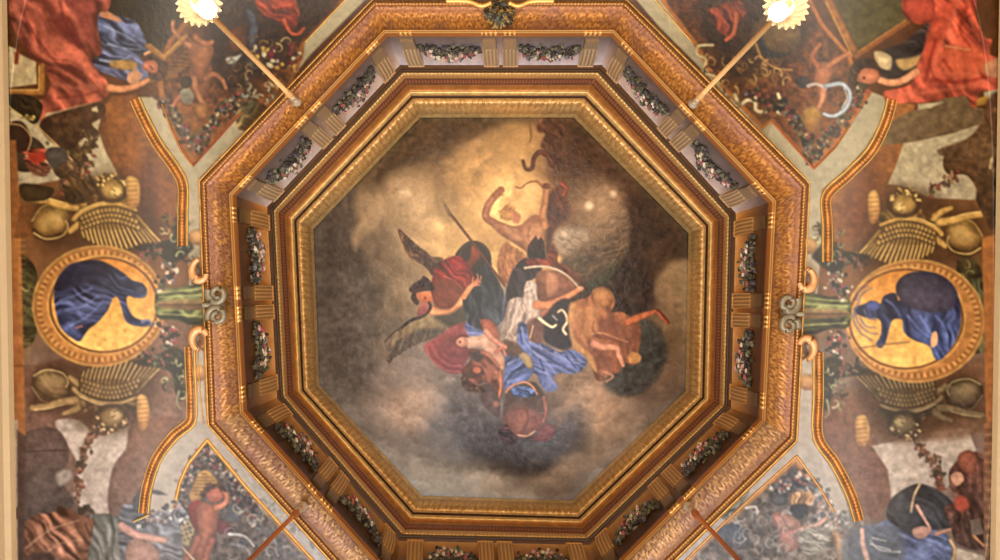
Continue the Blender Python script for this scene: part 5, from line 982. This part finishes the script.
# ---------------------------------------------------------------- room below
def corner(px, py): return np.array(pt(px, py, float(vd(px, py))))
cLT, cRT, cRB, cLB = corner(WL(-186), -186), corner(WR(-186), -186), corner(WR(800), 800), corner(WL(800), 800)
ztop = CAMZ + 4.40
def xy(c): return (c[0], c[1])
YT = pt(0, -186, float(vd(0, 306)))[1]; 
XL = lambda y: None
WO = .07; A_ = (pt(WL(-100), 0, 4.40)[0] - WO, -3.2); B_ = (pt(WR(-100), 0, 4.40)[0] + WO, -3.2); Cc = (pt(WR(720), 0, 4.40)[0] + WO, 3.2); D_ = (pt(WL(720), 0, 4.40)[0] - WO, 3.2)
def wallq(name, p, q, holes=None, th=.12):
    """a wall slab from p to q, with window openings (a0,a1,z0,z1) in metres along it"""
    p, q = np.array(p), np.array(q); L = np.linalg.norm(q - p); d = (q - p) / L; n = np.array([d[1], -d[0]])
    if np.dot(n, (p + q) / 2) < 0: n = -n
    zt = ztop + .0; xs = [0, L]; zs = [0, zt]
    for h_ in holes or []: xs += [h_[0], h_[1]]; zs += [h_[2], h_[3]]
    xs = sorted(set(xs)); zs = sorted(set(zs)); V_, F_ = [], []
    for i in range(len(xs) - 1):
        for j in range(len(zs) - 1):
            xm, zm = (xs[i] + xs[i + 1]) / 2, (zs[j] + zs[j + 1]) / 2
            if any(h_[0] < xm < h_[1] and h_[2] < zm < h_[3] for h_ in holes or []): continue
            b0 = len(V_)
            for o_ in (0, th):
                for (xx, zz) in ((xs[i], zs[j]), (xs[i + 1], zs[j]), (xs[i + 1], zs[j + 1]), (xs[i], zs[j + 1])):
                    pp = p + d * xx + n * o_; V_.append((pp[0], pp[1], zz))
            F_ += [(b0, b0 + 1, b0 + 2, b0 + 3), (b0 + 7, b0 + 6, b0 + 5, b0 + 4)] + [(b0 + a, b0 + 4 + a, b0 + 4 + (a + 1) % 4, b0 + (a + 1) % 4) for a in range(4)]
    o = mesh_obj(name, V_, F_, M['wall'], None, smooth=False); tag(o, kind='structure'); return p, d, n, L
wallq('wall_left', A_, D_); wallq('wall_right', B_, Cc); wallq('wall_front', A_, B_)
wins = [(.55, 2.35, .5, 4.5), (3.65, 5.45, .5, 4.5)]
p_, d_, n_, L_ = wallq('wall_back', D_, Cc, wins)
def boxm(name, lo, hi, m, parent=None, kind=None):
    x0, y0, z0 = lo; x1, y1, z1 = hi; V_ = [(x0,y0,z0),(x1,y0,z0),(x1,y1,z0),(x0,y1,z0),(x0,y0,z1),(x1,y0,z1),(x1,y1,z1),(x0,y1,z1)]
    o = mesh_obj(name, V_, [(0,3,2,1),(4,5,6,7),(0,1,5,4),(1,2,6,5),(2,3,7,6),(3,0,4,7)], m, parent, smooth=False)
    if kind: o['kind'] = kind
    return o
for i, (a0, a1, z0, z1) in enumerate(wins):
    x0 = p_[0] + d_[0] * a0; x1 = p_[0] + d_[0] * a1; Y = 3.2
    V_, F_ = [], []
    def bx(lo, hi):
        b0 = len(V_); (xa, ya, za), (xb, yb, zb) = lo, hi
        V_.extend([(xa,ya,za),(xb,ya,za),(xb,yb,za),(xa,yb,za),(xa,ya,zb),(xb,ya,zb),(xb,yb,zb),(xa,yb,zb)]); F_.extend([tuple(b0 + k for k in f) for f in ((0,3,2,1),(4,5,6,7),(0,1,5,4),(1,2,6,5),(2,3,7,6),(3,0,4,7))])
    for xa in (x0, (x0 + x1) / 2 - .03, x1 - .06): bx((xa, Y + .02, z0), (xa + .06, Y + .09, z1))
    for k in range(5): za = z0 + (z1 - z0 - .06) * k / 4; bx((x0, Y + .03, za), (x1, Y + .08, za + .06))
    o = mesh_obj('window_%d' % (i + 1), V_, F_, M['white'], None, smooth=False); o['kind'] = 'structure'
    ad = bpy.data.lights.new('window_daylight', 'AREA'); ad.shape = 'RECTANGLE'; ad.size = a1 - a0 - .1; ad.size_y = z1 - z0 - .1; ad.energy = WIN_W; ad.color = (.80, .88, 1.0)
    ao = bpy.data.objects.new('window_daylight', ad); C.objects.link(ao); ao.location = ((x0 + x1) / 2, Y + .14, (z0 + z1) / 2); ao.rotation_euler = (math.radians(-90), 0, 0)
m_ = 3.3
V_ = [(A_[0] - .1, A_[1] - .1, 0), (B_[0] + .1, B_[1] - .1, 0), (Cc[0] + .1, Cc[1] + .1, 0), (D_[0] - .1, D_[1] + .1, 0)]
o = mesh_obj('floor', V_, [(0, 1, 2, 3)], M['floor'], None, smooth=False); o['kind'] = 'structure'
# cornice on each wall head: profile sweep
def cornice(name, p, q, colr=(188, 160, 118)):
    p, q = np.array(p), np.array(q); L = np.linalg.norm(q - p); d = (q - p) / L; n = np.array([-d[1], d[0]])
    if np.dot(n, (p + q) / 2) > 0: n = -n
    prof = [(0, -.30), (.01, -.26), (.03, -.24), (.03, -.16), (.05, -.12), (.055, -.07), (.075, -.04), (.08, .0), (.0, .03)]
    V_, F_, m = [], [], 40
    for i in range(m + 1):
        c = p + d * L * i / m
        for (o_, z) in prof: V_.append((c[0] + n[0] * o_, c[1] + n[1] * o_, ztop + z))
    for i in range(m):
        for j in range(len(prof) - 1): a = i * len(prof) + j; F_.append((a, a + 1, a + 1 + len(prof), a + len(prof)))
    o = mesh_obj(name, V_, F_, M['cornice'], None, smooth=False); o['kind'] = 'structure'
M['cornice'] = mat('cornice_plaster', (156, 132, 96), rough=.6, noise=.08)
for a_, b_ in ((A_, D_), (B_, Cc), (A_, B_), (D_, Cc)): NT[0] += 1; cornice('trim_%d' % NT[0], a_, b_)
# outer shell so that no sky shows behind the cove
# ---------------------------------------------------------------- light, world, camera
wld = bpy.data.worlds.new('World'); bpy.context.scene.world = wld; wld.use_nodes = True; wld.node_tree.nodes['Background'].inputs[0].default_value = (.55, .62, .75, 1); wld.node_tree.nodes['Background'].inputs[1].default_value = .6
fl = bpy.data.lights.new('fill_light', 'AREA'); fl.shape = 'RECTANGLE'; fl.size = 4.5; fl.size_y = 4.5; fl.energy = FILL_W; fl.color = (1, .92, .80); fo_ = bpy.data.objects.new('added_fill', fl); C.objects.link(fo_); fo_.location = (0, -.6, .4); fo_.rotation_euler = (math.pi, 0, 0)  # added upward fill above the floor, not a lamp of the room
cam = bpy.data.cameras.new('camera'); cam.sensor_width = 36; cam.lens = 36 * F_PX / 1000; cam.shift_y = SHIFT; cam.clip_start = .05
co = bpy.data.objects.new('camera', cam); C.objects.link(co); co.location = (0, 0, CAMZ); co.rotation_euler = (math.pi, 0, 0); bpy.context.scene.camera = co
sc = bpy.context.scene; sc.view_settings.view_transform = 'Standard'; sc.view_settings.look = 'None'; sc.view_settings.exposure = 0
